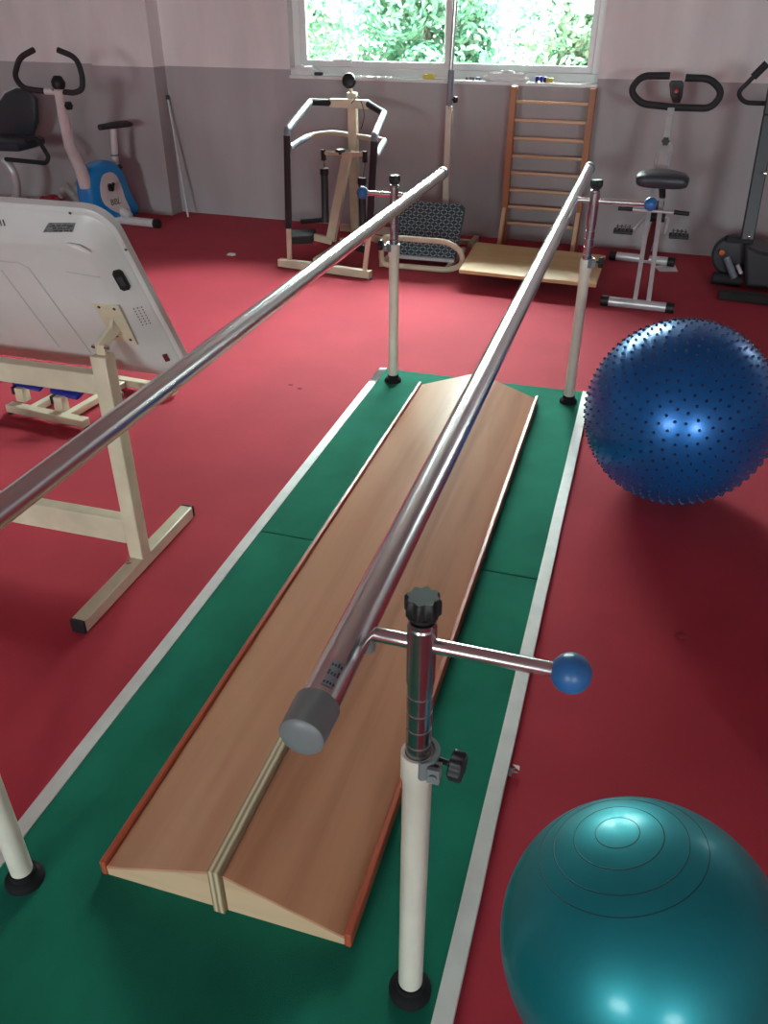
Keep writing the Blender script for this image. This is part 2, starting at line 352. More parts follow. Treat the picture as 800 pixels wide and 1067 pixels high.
# ------------------------------------------------------------------ parallel bars on the carpeted platform
PX0, PX1, PY0, PY1 = -1.133, -.1056, -.25, 3.703
bars = thing('parallel_bars', 'long steel parallel walking bars on a green carpeted platform with white edging', 'parallel bars', ((PX0+PX1)/2, 1.7, 0))
PH = .014
mb = MB(); seams = [PY0, 2.17, PY1]
for a, b in zip(seams, seams[1:]):
    mb.box(((PX0+PX1)/2, (a+b)/2, PH/2), (PX1-PX0-.002, b-a-.002, PH))
plat = build(mb, 'platform', M['green'], bars, bevel=.004)
for x, sgn in ((PX0, 1), (PX1, -1)):
    mb = MB(); n = 40; L = []
    for i in range(n+1):
        y = PY0+(PY1-PY0)*i/n; j = .0025*noise.noise(Vector((x*9, y*2.2, 0)))
        L.append((y, j))
    for (ya, ja), (yb, jb) in zip(L, L[1:]):
        mb.loft([[(x+ja-.004*sgn, ya, 0), (x+ja-.003*sgn, ya, PH+.003), (x+ja+sgn*.034, ya, PH+.003), (x+ja+sgn*.034, ya, 0)],
                 [(x+jb-.004*sgn, yb, 0), (x+jb-.003*sgn, yb, PH+.003), (x+jb+sgn*.034, yb, PH+.003), (x+jb+sgn*.034, yb, 0)]], cap=(ya == L[0][0] or yb == L[-1][0]))
    bmesh.ops.remove_doubles(mb.bm, verts=mb.bm.verts, dist=1e-5)
    build(mb, 'edge_trim', M['strip'], plat, label='white edging strip')
ZB = {1: .884, -1: .874}; XB = {1: -.279, -1: -.94}
POST = [(-.1925, .8148, 1, .178, 0), (-.1925, 3.5661, 1, .20, .026), (-1.0274, 3.5661, -1, .125, 0), (-1.03, .80, -1, .16, 0)]
for (x, y, sd, arm, ht) in POST:
    tilt = Vector((.0, 0, 0))
    p = build(MB().lathe((x, y, .025), (0, 0, 1), [(.0225, 0), (.0225, .58), (.0255, .585), (.0255, .634), (.0245, .637), (.0195, .637), (.0195, .60)], 28), 'post', M['ivory'], bars, label='ivory painted post')
    build(MB().lathe((x, y, PH), (0, 0, 1), [(.040, 0), (.040, .008), (.034, .016), (.027, .02), (.0265, .034), (.022, .034)], 28), 'foot', M['matteblack'], p)
    # split clamp ring and hand screw
    cl = MB(); cl.bm.faces.ensure_lookup_table()
    n = 18; R0, R1 = [], []
    for k in range(n+1):
        a = math.radians(-75+150*k/n); q = Vector((math.cos(a)*sd, math.sin(a), 0))
        R0.append(q*.0252); R1.append(q*.0285)
    for z0, z1 in ((.632, .668),):
        ring = [[Vector((x, y, z0))+R0[k], Vector((x, y, z0))+R1[k]+q2, Vector((x, y, z1))+R1[k]+q2, Vector((x, y, z1))+R0[k]] for k in range(n+1) for q2 in (Vector((.004*sd, 0, 0)),)]
        cl.loft(ring)
    cl.box((x+sd*.030, y-.026, .648), (.018, .007, .028)); cl.box((x+sd*.030, y-.013, .648), (.018, .005, .028))
    cl.lathe((x+sd*.030, y-.033, .648), (0, 1, 0), [(.006, 0), (.006, .03)], 10)
    build(cl, 'clamp', M['cap'], p)
    kn = MB().tube([(x+sd*.024, y, .655), (x+sd*.052, y-.004, .655)], .0045, 10)
    kn.star((x+sd*.050, y-.004, .655), (sd, -.1, 0), .024, .020, 6); build(kn, 'clamp_knob', M['black'], p)
    # graduated chrome riser
    prof = [(.0185, .59)]
    for z in (.684, .716, .748, .780):
        prof += [(.0185, z-.003), (.0170, z-.0015), (.0170, z+.0015), (.0185, z+.003)]
    prof += [(.0185, .800), (.0200, .801), (.0200, .898+ht), (.0185, .901+ht), (.0185, .908+ht), (.012, .910+ht), (.012, .925+ht)]
    ri = build(MB().lathe((x, y, 0), (0, 0, 1), prof, 36), 'riser', M['riser'], bars, smooth=22)
    build(MB().lathe((x, y, .912+ht), (0, 0, 1), [(.017, 0), (.021, .004), (.021, .009)], 28).star((x, y, .920+ht), (0, 0, 1), .0250, .027, 8), 'top_knob', M['black'], ri)
    ar = MB().tube([(XB[sd]+sd*.012, y, .868+ht), (x+sd*arm, y, .868+ht)], .0105, 16)
    a = build(ar, 'cross_arm', M['chrome'], bars)
    build(MB().lathe((XB[sd]+sd*.010, y, .838), (0, 0, 1), [(.010, 0), (.012, .002), (.012, .028), (.0105, .034)], 14), 'bracket', M['cap'], a)
    build(MB().sphere((x+sd*(arm+.018), y, .868+ht), .0265, 28), 'ball_grip', M['blueknob'], a, label='blue ball grip')
RY = {1: (.60, 4.375), -1: (.33, 4.10)}
for sd in (1, -1):
    y0, y1 = RY[sd]; xb, zb = XB[sd], ZB[sd]
    hr = build(MB().tube([(xb, y0+.03, zb), (xb, (y0+y1)/2, zb), (xb, y1-.02, zb)], .0250, 40), 'handrail', M['chrome'], bars)
    build(MB().lathe((xb, y0, zb), (0, 1, 0), [(0, -.003), (.014, -.002), (.0245, 0), (.0275, .003), (.0285, .054), (.0255, .055)], 36), 'end_cap', M['cap'], hr, label='grey plastic end cap')
    build(MB().lathe((xb, y1, zb), (0, -1, 0), [(0, -.003), (.014, -.002), (.0245, 0), (.0275, .003), (.0285, .050), (.0255, .051)], 36), 'end_cap', M['cap'], hr, label='grey plastic end cap')
    if sd == 1:   # little printed sticker near the cap, wrapped on the tube
        st = MB(); R = .0254; ring = []
        for yy in (.665, .71):
            ring.append([(xb+R*math.sin(math.radians(a)), yy, zb+R*math.cos(math.radians(a))) for a in range(2, 42, 5)])
        st.loft(ring, cap=False, closed=False); stk = build(st, 'sticker', M['grip'], hr, label='small printed sticker')
        st = MB(); R = .02555
        random.seed(3)
        for yy, dy in ((.669, .006), (.684, .010), (.699, .007)):
            for a0 in (5, 14, 23, 32):
                rr = [[(xb+R*math.sin(math.radians(a)), y2, zb+R*math.cos(math.radians(a))) for a in (a0, a0+3.5, a0+6)] for y2 in (yy, yy+dy*random.uniform(.5, 1))]
                st.loft(rr, cap=False, closed=False)
        build(st, 'print', M['ink'], stk)

# ------------------------------------------------------------------ wooden slanting walking board
wb = thing('slanted_walking_board', 'wooden wedge walking board with red edges and raised plywood centre strip between the bars', 'therapy board', (-.604, 2.2, PH))
Y0, Y1 = .86, 3.50
zl = PH+.028; zm = PH+.115
for (xo, xi) in ((-.868, -.618), (-.338, -.590)):
    a = MB().prism([(xo, Y0+.0005, PH), (xi, Y0+.0005, PH), (xi, Y0+.0005, zm-.008), (xo, Y0+.0005, zl-.008)], (0, Y1-Y0-.001, 0))
    pn = build(a, 'wedge_base', M['beechend'], wb, bevel=.001)
    a = MB().prism([(xo, Y0, zl-.008), (xi, Y0, zm-.008), (xi, Y0, zm), (xo, Y0, zl)], (0, Y1-Y0, 0))
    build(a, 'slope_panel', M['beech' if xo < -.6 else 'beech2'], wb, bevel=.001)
build(MB().box((-.604, (Y0+Y1)/2-.004, PH+.0665), (.026, Y1-Y0+.012, .133)), 'centre_strip', M['plyedge'], wb, bevel=.0015)
for x in (-.8755, -.3305):
    build(MB().box((x, (Y0+Y1)/2, PH+.0205), (.014, Y1-Y0+.004, .041)), 'side_rail', M['redrail'], wb, bevel=.003)

# ------------------------------------------------------------------ balls
BC, BR = Vector((.235, 2.88, .329)), .325
mb = MB(); bmesh.ops.create_icosphere(mb.bm, subdivisions=5, radius=BR, matrix=Matrix.Translation(BC))
N = 1050; mb.mi = 1; ga = PI*(3-math.sqrt(5))
tiltq = Matrix.Rotation(math.radians(62), 3, Vector((1, .25, 0)))
for i in range(N):
    z = 1-2*(i+.5)/N; r = math.sqrt(1-z*z); d = tiltq @ Vector((r*math.cos(ga*i), r*math.sin(ga*i), z))
    if d.z < -.95: continue
    mb.lathe(BC+d*(BR-.002), d, [(.0058, 0), (.0048, .006), (.0032, .0095), (0, .0105)], 7)
tag(build(mb, 'exercise_ball', [M['blueball'], M['nub']], loc=(BC.x, BC.y, 0), smooth=50), 'dark blue exercise ball covered in small nubs, right of the green platform', 'exercise ball')
TC, TR = Vector((.19, .885, .238)), .237
mb = MB(); bmesh.ops.create_uvsphere(mb.bm, u_segments=96, v_segments=64, radius=TR, matrix=Matrix.Translation(TC))
tb = build(mb, 'exercise_ball', M['tealball'], loc=(TC.x, TC.y, 0)); tag(tb, 'smooth glossy teal exercise ball in the near right corner', 'exercise ball')
# moulded rings round its pole
d0 = ray(643, 866).normalized(); oc = CP-TC; bb = oc.dot(d0); t0 = -bb-math.sqrt(bb*bb-oc.dot(oc)+TR*TR); pole = (CP+d0*t0-TC).normalized()
pu = pole.cross(Vector((0, 1, 0))).normalized(); pv = pole.cross(pu)
mb = MB()
for ang in (8.5, 17.5, 27, 34.5):
    a = math.radians(ang)
    mb.tube([TC+(pole*math.cos(a)+(pu*math.cos(2*PI*k/72)+pv*math.sin(2*PI*k/72))*math.sin(a))*(TR-.0006) for k in range(72)], .0011, 6, closed=True)
build(mb, 'moulded_ring', M['tealring'], tb)
ROOT  # teal ring is a child of the ball

# ------------------------------------------------------------------ tilting white panel on its cream stand
PXR, PXL = -1.245, -2.60
tt = thing('tilting_table', 'white plastic tilting table top seen from beneath on a cream steel stand', 'therapy table', (-1.9, 1.9, 0))
SX, SY = -1.398, 1.885
for x in (SX, -2.47):
    ft = build(MB().box((x, SY-.015, .024), (.046, .66, .044)), 'foot_bar', M['cream'], tt, bevel=.004)
    for yy in (SY-.345-.004, SY+.315+.004): build(MB().box((x, yy, .024), (.0465, .010, .045)), 'end_plug', M['black'], ft, bevel=.002)
    build(MB().lathe((x-.012, SY-.05, .044), (0, 0, 1), [(.011, 0), (.011, .003), (.007, .003), (.007, .009), (0, .010)], 10), 'bolt', M['chrome2'], ft)
    build(MB().box((x, SY, .39), (.050, .050, .69)), 'post', M['cream'], tt, bevel=.004)
build(MB().box(((SX-2.47)/2, SY, .648), (2.47+SX-.050, .045, .062)), 'cross_beam', M['cream'], tt, bevel=.004)
build(MB().box(((SX-2.47)/2, SY, .143), (2.47+SX-.050, .045, .09)), 'cross_beam', M['cream'], tt, bevel=.004)
B = AX(203, 396, PXR); T = AX(111, 220, PXR)
e1 = Vector((1, 0, 0)); e2 = (T-B).normalized(); HH = (T-B).length; e3 = e1.cross(e2)  # e3: towards the user side or back?
if e3.dot(CP-B) < 0: e3 = -e3                      # e3 points to the camera = underside of the table
O = B - e1*((PXR-PXL)/2) + e2*HH/2; hw, hh = (PXR-PXL)/2, HH/2
def rrect(hw, hh, r, off, n=8):
    P = []
    for (cx, cy, a0) in ((hw-r, hh-r, 0), (-hw+r, hh-r, 90), (-hw+r, -hh+r, 180), (hw-r, -hh+r, 270)):
        for k in range(n+1):
            a = math.radians(a0+90*k/n); P.append(O+e1*(cx+r*math.cos(a))+e2*(cy+r*math.sin(a))+e3*off)
    return P
mb = MB(); mb.loft([rrect(hw-.008, hh-.008, .07, -.032), rrect(hw, hh, .075, -.024), rrect(hw, hh, .075, -.004), rrect(hw-.004, hh-.004, .073, .0),
    rrect(hw-.012, hh-.012, .07, .002), rrect(hw-.016, hh-.016, .07, .008), rrect(hw-.085, hh-.085, .05, .040), rrect(hw-.095, hh-.095, .045, .043)])
top = build(mb, 'table_top', M['pearl'], tt, label='white moulded plastic table top', smooth=35)
# moulded outline on the flat back: a tapered recess drawn by thin ridges
mb = MB()
def PP(px, py, off=.043):   # point of the back plane seen along a photo sight line
    d = ray(px, py); o2 = O+e3*off; return CP+d*((o2-CP).dot(e3)/d.dot(e3))
mb.tube([PP(-60, 268), PP(18, 273), PP(30, 279), PP(95, 368)], .0022, 6); mb.tube([PP(-60, 276), PP(2, 282), PP(62, 362)], .0018, 6); mb.tube([PP(69, 283), PP(104, 289)], .0016, 6)
build(mb, 'moulded_ridge', M['groove2'], top)
mb = MB(); mb.loft([[PP(70, 253), PP(78, 258), PP(95, 263), PP(82, 255)], [p+e3*.006 for p in (PP(70, 253), PP(78, 257), PP(95, 263), PP(82, 255))]]); build(mb, 'pull_tab', M['panelface'], top)
# bevel band plane (right and top bands) : decals sit on it
def band_pt(px, py, side, lift=.001):
    if side == 'right': a = O+e1*(hw-.016)+e3*.008; n = (e3*.069+e1*.032).normalized()
    else: a = O+e2*(hh-.016)+e3*.008; n = (e3*.069+e2*.032).normalized()
    d = ray(px, py); return CP+d*((a-CP).dot(n)/d.dot(n))+n*lift, n
q = [band_pt(*p, 'top')[0] for p in ((45, 242), (76, 241.5), (79, 232), (51, 232))]; n = band_pt(45, 242, 'top')[1]
lb = build(MB().prism(q, n*.0012), 'rating_label', M['label'], top, label='grey rating label')
q0, q1 = q[3], q[2]; xx = (q1-q0).normalized(); yy = n.cross(xx)
mb = MB(); random.seed(5)
for row in range(3):
    s = .008
    while s < (q1-q0).length-.02:
        l = random.uniform(.004, .014); mb.box(q0+xx*(s+l/2)-yy*(.007+row*.006)*(1 if yy.z > 0 else -1)+n*.0016, (l, .0028, .0006), xx, yy); s += l+.004
build(mb, 'print', M['ink'], lb)
c, n = band_pt(1, 232, 'top'); mb = MB()
for k in range(4): mb.box(c+xx*(k*.010-.02)+n*.0005, (.004, .016, .0006), (xx+yy*.35), yy)
build(mb, 'mark', M['dkgrey'], top)
c, n = band_pt(126.5, 291, 'right'); ax = e2; mb = MB(); sd_ = n.cross(ax)
mb.prism([c+ax*a+sd_*b for a, b in ((-.034, -.008), (-.026, -.014), (.026, -.014), (.034, -.008), (.034, .008), (.026, .014), (-.026, .014), (-.034, .008))], n*.006)
so = build(mb, 'power_socket', M['black'], top); mb = MB(); mb.box(c+n*.007, (.030, .014, .004), ax, sd_); build(mb, 'socket_insert', M['dkgrey'], so)
c, n = band_pt(173, 372, 'right'); build(MB().box(c+n*.002, (.028, .014, .006), ax, sd_), 'rocker_switch', M['maroon'], top, bevel=.001)
mb = MB(); c, n = band_pt(148, 329, 'right')
for i in range(-3, 4):
    for j in (-1, 0, 1): mb.lathe(c+ax*i*.0105+sd_*j*.011, n, [(.002, 0), (.002, .0009)], 7)
build(mb, 'speaker_vent', M['dkgrey'], top)
mb = MB()
for p in ((73, 222), (131, 260)):
    c, n = band_pt(p[0], p[1], 'right' if p[0] > 120 else 'top'); mb = MB(); mb.lathe(c, n, [(.0035, 0), (.003, .0012)], 8)
    build(mb, 'screw', M['dkgrey'], top)
pc = [PP(97, 315), PP(124, 318), PP(144, 358), PP(119, 353)]
br = build(MB().prism(pc, e3*.005), 'mounting_plate', M['cream'], tt, bevel=.001)
mb = MB()
for p in ((103, 320), (119, 322), (136, 354), (122, 350)): 
    mb = MB(); mb.lathe(PP(*p, .0485), e3, [(.0045, 0), (.004, .002), (0, .003)], 8); build(mb, 'screw', M['dkgrey'], br)
pt = Vector((SX, SY, .735)); pc0 = PP(121, 340, .047)
mb = MB(); mb.bar(pt+Vector((0, 0, -.0)), pt+Vector((0, 0, .030)), .030, .012); hg = build(mb, 'hinge', M['cream'], tt, bevel=.002)
a = pt+Vector((0, .0, .022)); mb = MB(); mb.bar(a, pc0, .014, .03); mb.prism([pc0+e3*.001-e2*.035+e1*.006, pc0+e3*.001+e2*.03+e1*.006, a+(pc0-a)*.5+e1*.006], -e1*.012); build(mb, 'hinge_arm', M['cream'], hg, bevel=.001)
build(MB().tube([a-e1*.026, a+e1*.026], .006, 10), 'hinge_pin', M['chrome2'], hg)

# ------------------------------------------------------------------ ankle pedal trainer behind the stand
an = thing('ankle_exerciser', 'low cream steel frame with two dark blue foot plates under the white panel', 'exercise machine', (-2.38, 2.95, 0))
f = MB(); A0, A1 = AZ(10, 424, .03), AZ(90, 441, .03); dv = Vector((.04, .42, 0)); A0.z = A1.z = .032
f.bar(A0, A1, .045, .035); f.bar(A0+dv, A1+dv+Vector((.16, 0, 0)), .04, .035)
for t in (.28, .72): f.bar(A0.lerp(A1, t)+Vector((0, .02, 0)), A0.lerp(A1, t)+dv-Vector((0, .02, 0)), .035, .03)
fr = build(f, 'base_frame', M['cream'], an, bevel=.003)
for p in (A0, A1, A0+dv, A1+dv): build(MB().lathe((p.x, p.y, 0), (0, 0, 1), [(.014, 0), (.014, .0145)], 12), 'rubber_foot', M['black'], fr)
for cx, cy, px, py in ((26, 421, 38, 386), (66, 431, 77, 394)):
    b0 = AZ(cx, cy, .03); b0.z = .048; b1 = b0+Vector((0, 0, .066))
    sp = build(MB().bar(b0, b1, .045, .045), 'support', M['cream'], an, bevel=.003)
    build(MB().box(b1+Vector((-.024, -.012, -.012)), (.012, .03, .035)), 'pivot_block', M['black'], sp)
    c = AZ(px, py+5, .138); ay = Vector((0, .92, .38)); ax = Vector((1, 0, -.12))
    q = [c+ax.normalized()*u+ay*v for u, v in ((-.068, -.09), (-.076, -.05), (-.07, .035), (.07, .035), (.076, -.05), (.066, -.09))]
    build(MB().prism(q, ax.cross(ay).normalized()*.022), 'foot_plate', M['pedal'], an, bevel=.006, label='dark blue foot plate')
build(MB().lathe(A1+Vector((.015, .25, .03)), (.3, -1, 0), [(.016, 0), (.018, .004), (.018, .02), (.014, .024)], 14), 'knob', M['black'], fr)

# ------------------------------------------------------------------ blue and white exercise bike
bk = thing('exercise_bike', 'blue and white upright exercise bike with curved black handlebars near the pillar', 'exercise bike', (-4.05, 5.9, 0))
hd = Vector((-.27, -.96, 0)).normalized(); sn = Vector((.963, -.27, 0)).normalized()       # to the handlebars / to the visible flank
Bc = AY(106, 205, 5.95); Bc = Vector((Bc.x, 5.95, .0))
def BK(u, v, w=0): return Bc+hd*u+sn*w+Vector((0, 0, v))
# shell outline (u forward, v up)
out = [(-.27, .035), (-.31, .09), (-.275, .17), (-.235, .27), (-.215, .36), (-.17, .44), (-.08, .485), (.03, .48), (.12, .44), (.17, .36), (.18, .25), (.17, .14), (.12, .09), (-.1, .05)]
def smooth_closed(P, k=5):
    Q = []; n = len(P)
    for i in range(n):
        a, b, c, d = [Vector(P[(i+j) % n]+(0,)) for j in (-1, 0, 1, 2)]
        for t in range(k):
            t /= k; Q.append(.5*((2*b)+(c-a)*t+(2*a-5*b+4*c-d)*t*t+(3*b-a-3*c+d)*t**3))
    return [(q.x, q.y) for q in Q]
so = smooth_closed(out)
cu, cv = -.04, .27
mb = MB(); mb.loft([[BK(cu+(u-cu)*k, cv+(v-cv)*k, w) for u, v in so] for w, k in ((-.085, .84), (-.07, .95), (-.04, 1), (.04, 1), (.07, .95), (.085, .84))])
sh = build(mb, 'shell', M['sky'], bk, label='bright blue drive shell')
ov = [(-.20, .08), (-.16, .2), (-.14, .30), (-.10, .385), (-.03, .41), (.04, .385), (.075, .30), (.07, .21), (.02, .15), (-.06, .10), (-.15, .055)]
for w in (1, -1):
    mb = MB(); so2 = smooth_closed(ov); mb.loft([[BK(u, v, .080*w) for u, v in so2], [BK(-.03+(u+.03)*.97, .25+(v-.25)*.98, .089*w) for u, v in so2]])
    vis = build(mb, 'side_badge', M['white'], sh, label='white oval side badge')
    if w == 1:
        text_part('BBL', 'lettering', M['ink'], sh, BK(-.055, .185, .0895), -hd, (0, 0, 1), .065)
    cr = MB(); o = BK(-.02, .29, .088*w); cr.lathe(o, sn*w, [(.02, 0), (.018, .03)], 12); cr.bar(o+sn*w*.025, o+sn*w*.03+hd*(-.02)*w+Vector((0, 0, .045*w)), .02, .014)
    cr.lathe(o+Vector((0, 0, .02)), sn*w, [(.022, .0), (.016, .02)], 8); build(cr, 'crank', M['black'], bk)
fcol = [BK(.13, .36), BK(.20, .50), BK(.26, .66), BK(.30, .82)]
p1, p2 = AY(90, 194, 5.80), AY(61, 92, 5.55)
pm = AY(73, 152, 5.72); pm2 = AY(66.5, 124, 5.63)
col = build(MB().tube([p1, p1.lerp(pm, .5)+Vector((.012, 0, -.006)), pm, pm2, p2], [.052, .047, .043, .038, .034], 16), 'column', M['white'], bk, label='white curved steering column')
cs = MB(); cs.lathe(p2+Vector((0, 0, -.01)), (-.1, .3, 1), [(.03, 0), (.045, .02), (.05, .05), (.03, .085), (0, .09)], 14); build(cs, 'console', M['black'], bk)
build(MB().tube([AY(65, 112, 5.60), AY(71, 110, 5.60)], .012, 8).star(AY(70, 110, 5.60), (1, -.2, 0), .03, .03, 6), 'adjust_knob', M['black'], col)
hb = [AY(35, 52, 5.45), AY(20, 60, 5.45), AY(15, 80, 5.48), AY(24, 92, 5.52), AY(44, 95, 5.55), AY(60, 95, 5.56), AY(78, 97, 5.58), AY(86, 93, 5.60), AY(86, 80, 5.62), AY(80, 60, 5.64), AY(60, 52, 5.62)]
hl = build(MB().tube(hb, .019, 12, fillet=.06), 'handlebar', M['foam'], bk)
build(MB().tube([AY(47, 95, 5.55), AY(66, 96, 5.57)], .022, 12), 'handlebar_clamp', M['white'], bk)
sp0, sp1 = AY(120.5, 178, 6.12), AY(118, 134, 6.14)
stp = build(MB().tube([sp0+Vector((0, 0, -.02)), sp1], .026, 16), 'seat_post', M['white'], bk)
build(MB().tube([sp0.lerp(sp1, .38)+Vector((0, 0, -.004)), sp0.lerp(sp1, .38)+Vector((0, 0, .004))], .032, 16), 'band', M['black'], stp)
build(MB().star(AY(123, 174, 6.10), (1, -.3, 0), .022, .03, 6), 'adjust_knob', M['black'], stp)
mb = MB(); s0 = sp1+Vector((.01, 0, .012)); rg = []
for u, wd in ((-.13, .05), (-.12, .085), (-.08, .105), (0, .09), (.06, .05), (.12, .028), (.145, .02)):
    rg.append([s0+hd*u+sn*(wd*math.cos(a))+Vector((0, 0, .022*math.sin(a)+.012)) for a in [2*PI*k/16 for k in range(16)]])
mb.loft(rg); build(mb, 'seat', M['foam'], bk)
for u, w0 in ((-.24, 0), (.42, 0)):
    c = BK(u, .035); 
    if u < 0: e_ = AZ(163, 233, .035); c = Vector((e_.x, e_.y, .035))-sn*.25
    sn_ = sn if u > 0 else Vector((.995, -.1, 0)).normalized()
    if u < 0: c = Vector((e_.x, e_.y, .035))-sn_*.25
    st = build(MB().tube([c-sn_*.25, c+sn_*.235], .033, 16), 'stabiliser', M['white'], bk)
    for k in (-1, 1): build(MB().tube([c+sn_*k*.232, c+sn_*k*.275], .0348, 16), 'end_cap', M['black'], st)
    if u < 0: rear = c
build(MB().tube([BK(.12, .13), BK(.30, .08), BK(.42, .055)], .03, 12), 'base_tube', M['white'], bk)
build(MB().tube([BK(-.1, .14), rear+Vector((0, 0, .03))], .034, 12), 'base_tube', M['white'], bk)

# ------------------------------------------------------------------ recumbent bike, mostly outside at far left
rb = thing('recumbent_bike', 'dark padded recumbent seat with looped arm handles at far left by the wall', 'exercise machine', (-5.3, 6.1, 0))
def cushion(P, d, m, name, par, r=.03, label=None):
    mb = MB(); c = sum((Vector(p) for p in P), Vector())/len(P); d = Vector(d)
    mb.loft([[c+(Vector(p)-c)*k+d*t for p in P] for t, k in ((0, .9), (.12, .98), (.35, 1), (.65, 1), (.88, .98), (1, .9))]); return build(mb, name, m, par, label=label, smooth=50)
bo = [(-4, 150), (20, 148), (31, 145), (37, 128), (36, 104), (28, 94), (15, 92), (4, 97), (-6, 112), (-12, 128), (-12, 142)]
cushion([AY(a, b, 6.30) for a, b in bo], (0, .06, -.0), M['vinyl'], 'backrest', rb)
sh2 = cushion([AY(a, b, 6.362)+Vector((0, 0, .012)) for a, b in bo], (0, .012, 0), M['silver'], 'backrest_shell', rb, label='grey backrest shell')
st0 = AY(22, 158, 5.95)
mb = MB(); xs = [(-.42, .0), (.0, .0)]
q = [Vector((st0.x+.0, 5.92, st0.z)), Vector((st0.x+.02, 6.24, st0.z+.01)), Vector((st0.x-.40, 6.24, st0.z+.01)), Vector((st0.x-.40, 5.92, st0.z))]
cushion([q[0], q[0].lerp(q[1], .5)+Vector((.02, 0, 0)), q[1], q[1].lerp(q[2], .5), q[2], q[3], q[3].lerp(q[0], .5)+Vector((0, -.02, 0))], (0, 0, .07), M['vinyl'], 'seat', rb)
build(MB().tube([AY(6, 166, 5.95), AY(48, 170, 5.92), AY(51, 164, 5.92), AY(39, 144, 6.0), AY(18, 150, 6.05)], .017, 12, fillet=.05), 'arm_handle', M['foam'], rb)
l0 = AY(8, 170, 6.08); l1 = AZ(12, 208, 0); l1 = Vector((-5.45, 6.2, .05))
build(MB().tube([AY(4, 166, 6.1), AY(14, 178, 6.1), AY(18, 195, 6.12), AY(16, 212, 6.15)], .035, 12, fillet=.06), 'seat_column', M['silver'], rb)
pb = AY(16, 212, 6.15)
build(MB().bar(Vector((pb.x, 6.2, .05)), Vector((pb.x-1.1, 5.75, .05)), .07, .06), 'base_rail', M['silver'], rb, bevel=.004)
for p in (Vector((pb.x, 6.2, .03)), Vector((pb.x-1.1, 5.75, .03))): build(MB().tube([p+Vector((.1, -.25, 0)), p-Vector((.1, -.25, 0))], .03, 12), 'stabiliser', M['black'], rb)

# ------------------------------------------------------------------ clutter behind the white panel, by the wall
def crumple(c, r, m, name, lab, cat, sz=(1, 1, .7), amp=.3, seed=0):
    mb = MB(); bmesh.ops.create_icosphere(mb.bm, subdivisions=4, radius=1)
    for v in mb.bm.verts:
        k = 1+amp*noise.noise(v.co*2.2+Vector((seed, 0, 0)))+amp*.4*abs(noise.noise(v.co*6+Vector((0, seed, 0))))
        v.co = Vector((v.co.x*r*sz[0]*k, v.co.y*r*sz[1]*k, max(-.8*r*sz[2], v.co.z*r*sz[2]*k)))+Vector((c[0], c[1], .8*r*sz[2]))
    tag(build(mb, name, m, loc=(c[0], c[1], 0), smooth=30), lab, cat)
g = AZ(55, 222, 0); crumple((AY(52, 206, 6.05).x, 6.05), .11, M['redcloth'], 'cloth_bundle', 'dark red cloth bundle on the floor behind the white panel', 'bundle', (1.1, 1, .9), .25, 1)
crumple((AY(66, 200, 6.2).x, 6.33), .13, M['bag'], 'plastic_bag', 'crumpled greyish plastic bag by the wall left of the blue bike', 'bag', (.9, .6, .95), .4, 4)
crumple((AY(73, 208, 5.95).x, 5.93), .07, M['foam'], 'shoe_bag', 'small black pouch on the floor left of the blue bike', 'pouch', (1.6, 1, .8), .2, 9)
# thin walking stick leaning on the wall
a, b = AW(174.5, 101, -.03), AZ(196, 226, .006)
sk = thing('leaning_rod', 'thin pale metal rod leaning against the back wall beside the pillar', 'rod', b)
build(MB().tube([b, a], .008, 10), 'shaft', M['silver'], sk); build(MB().tube([a-(a-b).normalized()*.02, a+(a-b).normalized()*.012], .012, 10), 'tip', M['dkgrey'], sk)

# ------------------------------------------------------------------ cream stepper with black rails
sp = thing('stepper', 'cream steel stepper with black padded handrails below the window', 'exercise machine', (-2.0, 5.9, 0))
FY = 5.30; CY = 5.92
fa, fb = AZ(291, 273, .03), AZ(386, 286, .03)
fbar = build(MB().bar(fa, fb, .05, .05), 'front_base', M['cream'], sp, bevel=.004)
for p in (fa, fb): build(MB().lathe((p.x, p.y, 0), (0, 0, 1), [(.016, 0), (.016, .006)], 10), 'rubber_foot', M['black'], fbar)
xa, xb_ = AY(301, 260, FY).x, AY(381, 262, FY).x
ya, yb = fa.lerp(fb, .12).y, fa.lerp(fb, .93).y
UL0 = fa.lerp(fb, .12); UR0 = fa.lerp(fb, .94)
def V_at(base, px, py): return AY(px, py, base.y)
# uprights: bare tube then foam
for base, pf, pt_, bend, cross, side in ((UL0, (300.5, 236), (299, 141), (323, 106), (345, 107), -1), (UR0, (385, 238), (390, 147), (400, 118), (383, 108), 1)):
    lo = V_at(base, *pf); hi = V_at(base, *pt_)
    build(MB().bar(base+Vector((0, 0, .02)), lo, .028, .028), 'upright', M['cream'], sp, bevel=.003)
    bd = AY(*bend, CY-.12 if side < 0 else CY-.16); cr = AY(*cross, CY)
    build(MB().tube([lo-Vector((0, 0, .01)), hi], .023, 14), 'foam_sleeve', M['foam'], sp, label='black foam sleeve')
    build(MB().tube([hi-Vector((0, 0, .02)), hi+Vector((0, 0, .03)), bd], .0215, 14, fillet=.06), 'handrail', M['grip'], sp, label='grey handrail section')
    build(MB().tube([bd+(hi-bd).normalized()*.012, bd, cr], .0225, 14, fillet=.03), 'foam_sleeve', M['foam'], sp, label='black foam sleeve')
build(MB().bar(AY(344, 107, CY), AY(384, 109, CY), .05, .055), 'top_crossbar', M['cream'], sp, bevel=.004)
lr = [V_at(UL0, 301, 154), AY(323, 141, CY-.05), AY(345, 138, CY+.05), AY(372, 142, CY+.06), AY(401, 146, CY-.02), V_at(UR0, 391, 162)]
build(MB().tube(lr, .017, 12, fillet=.05), 'lower_rail', M['cream'], sp)
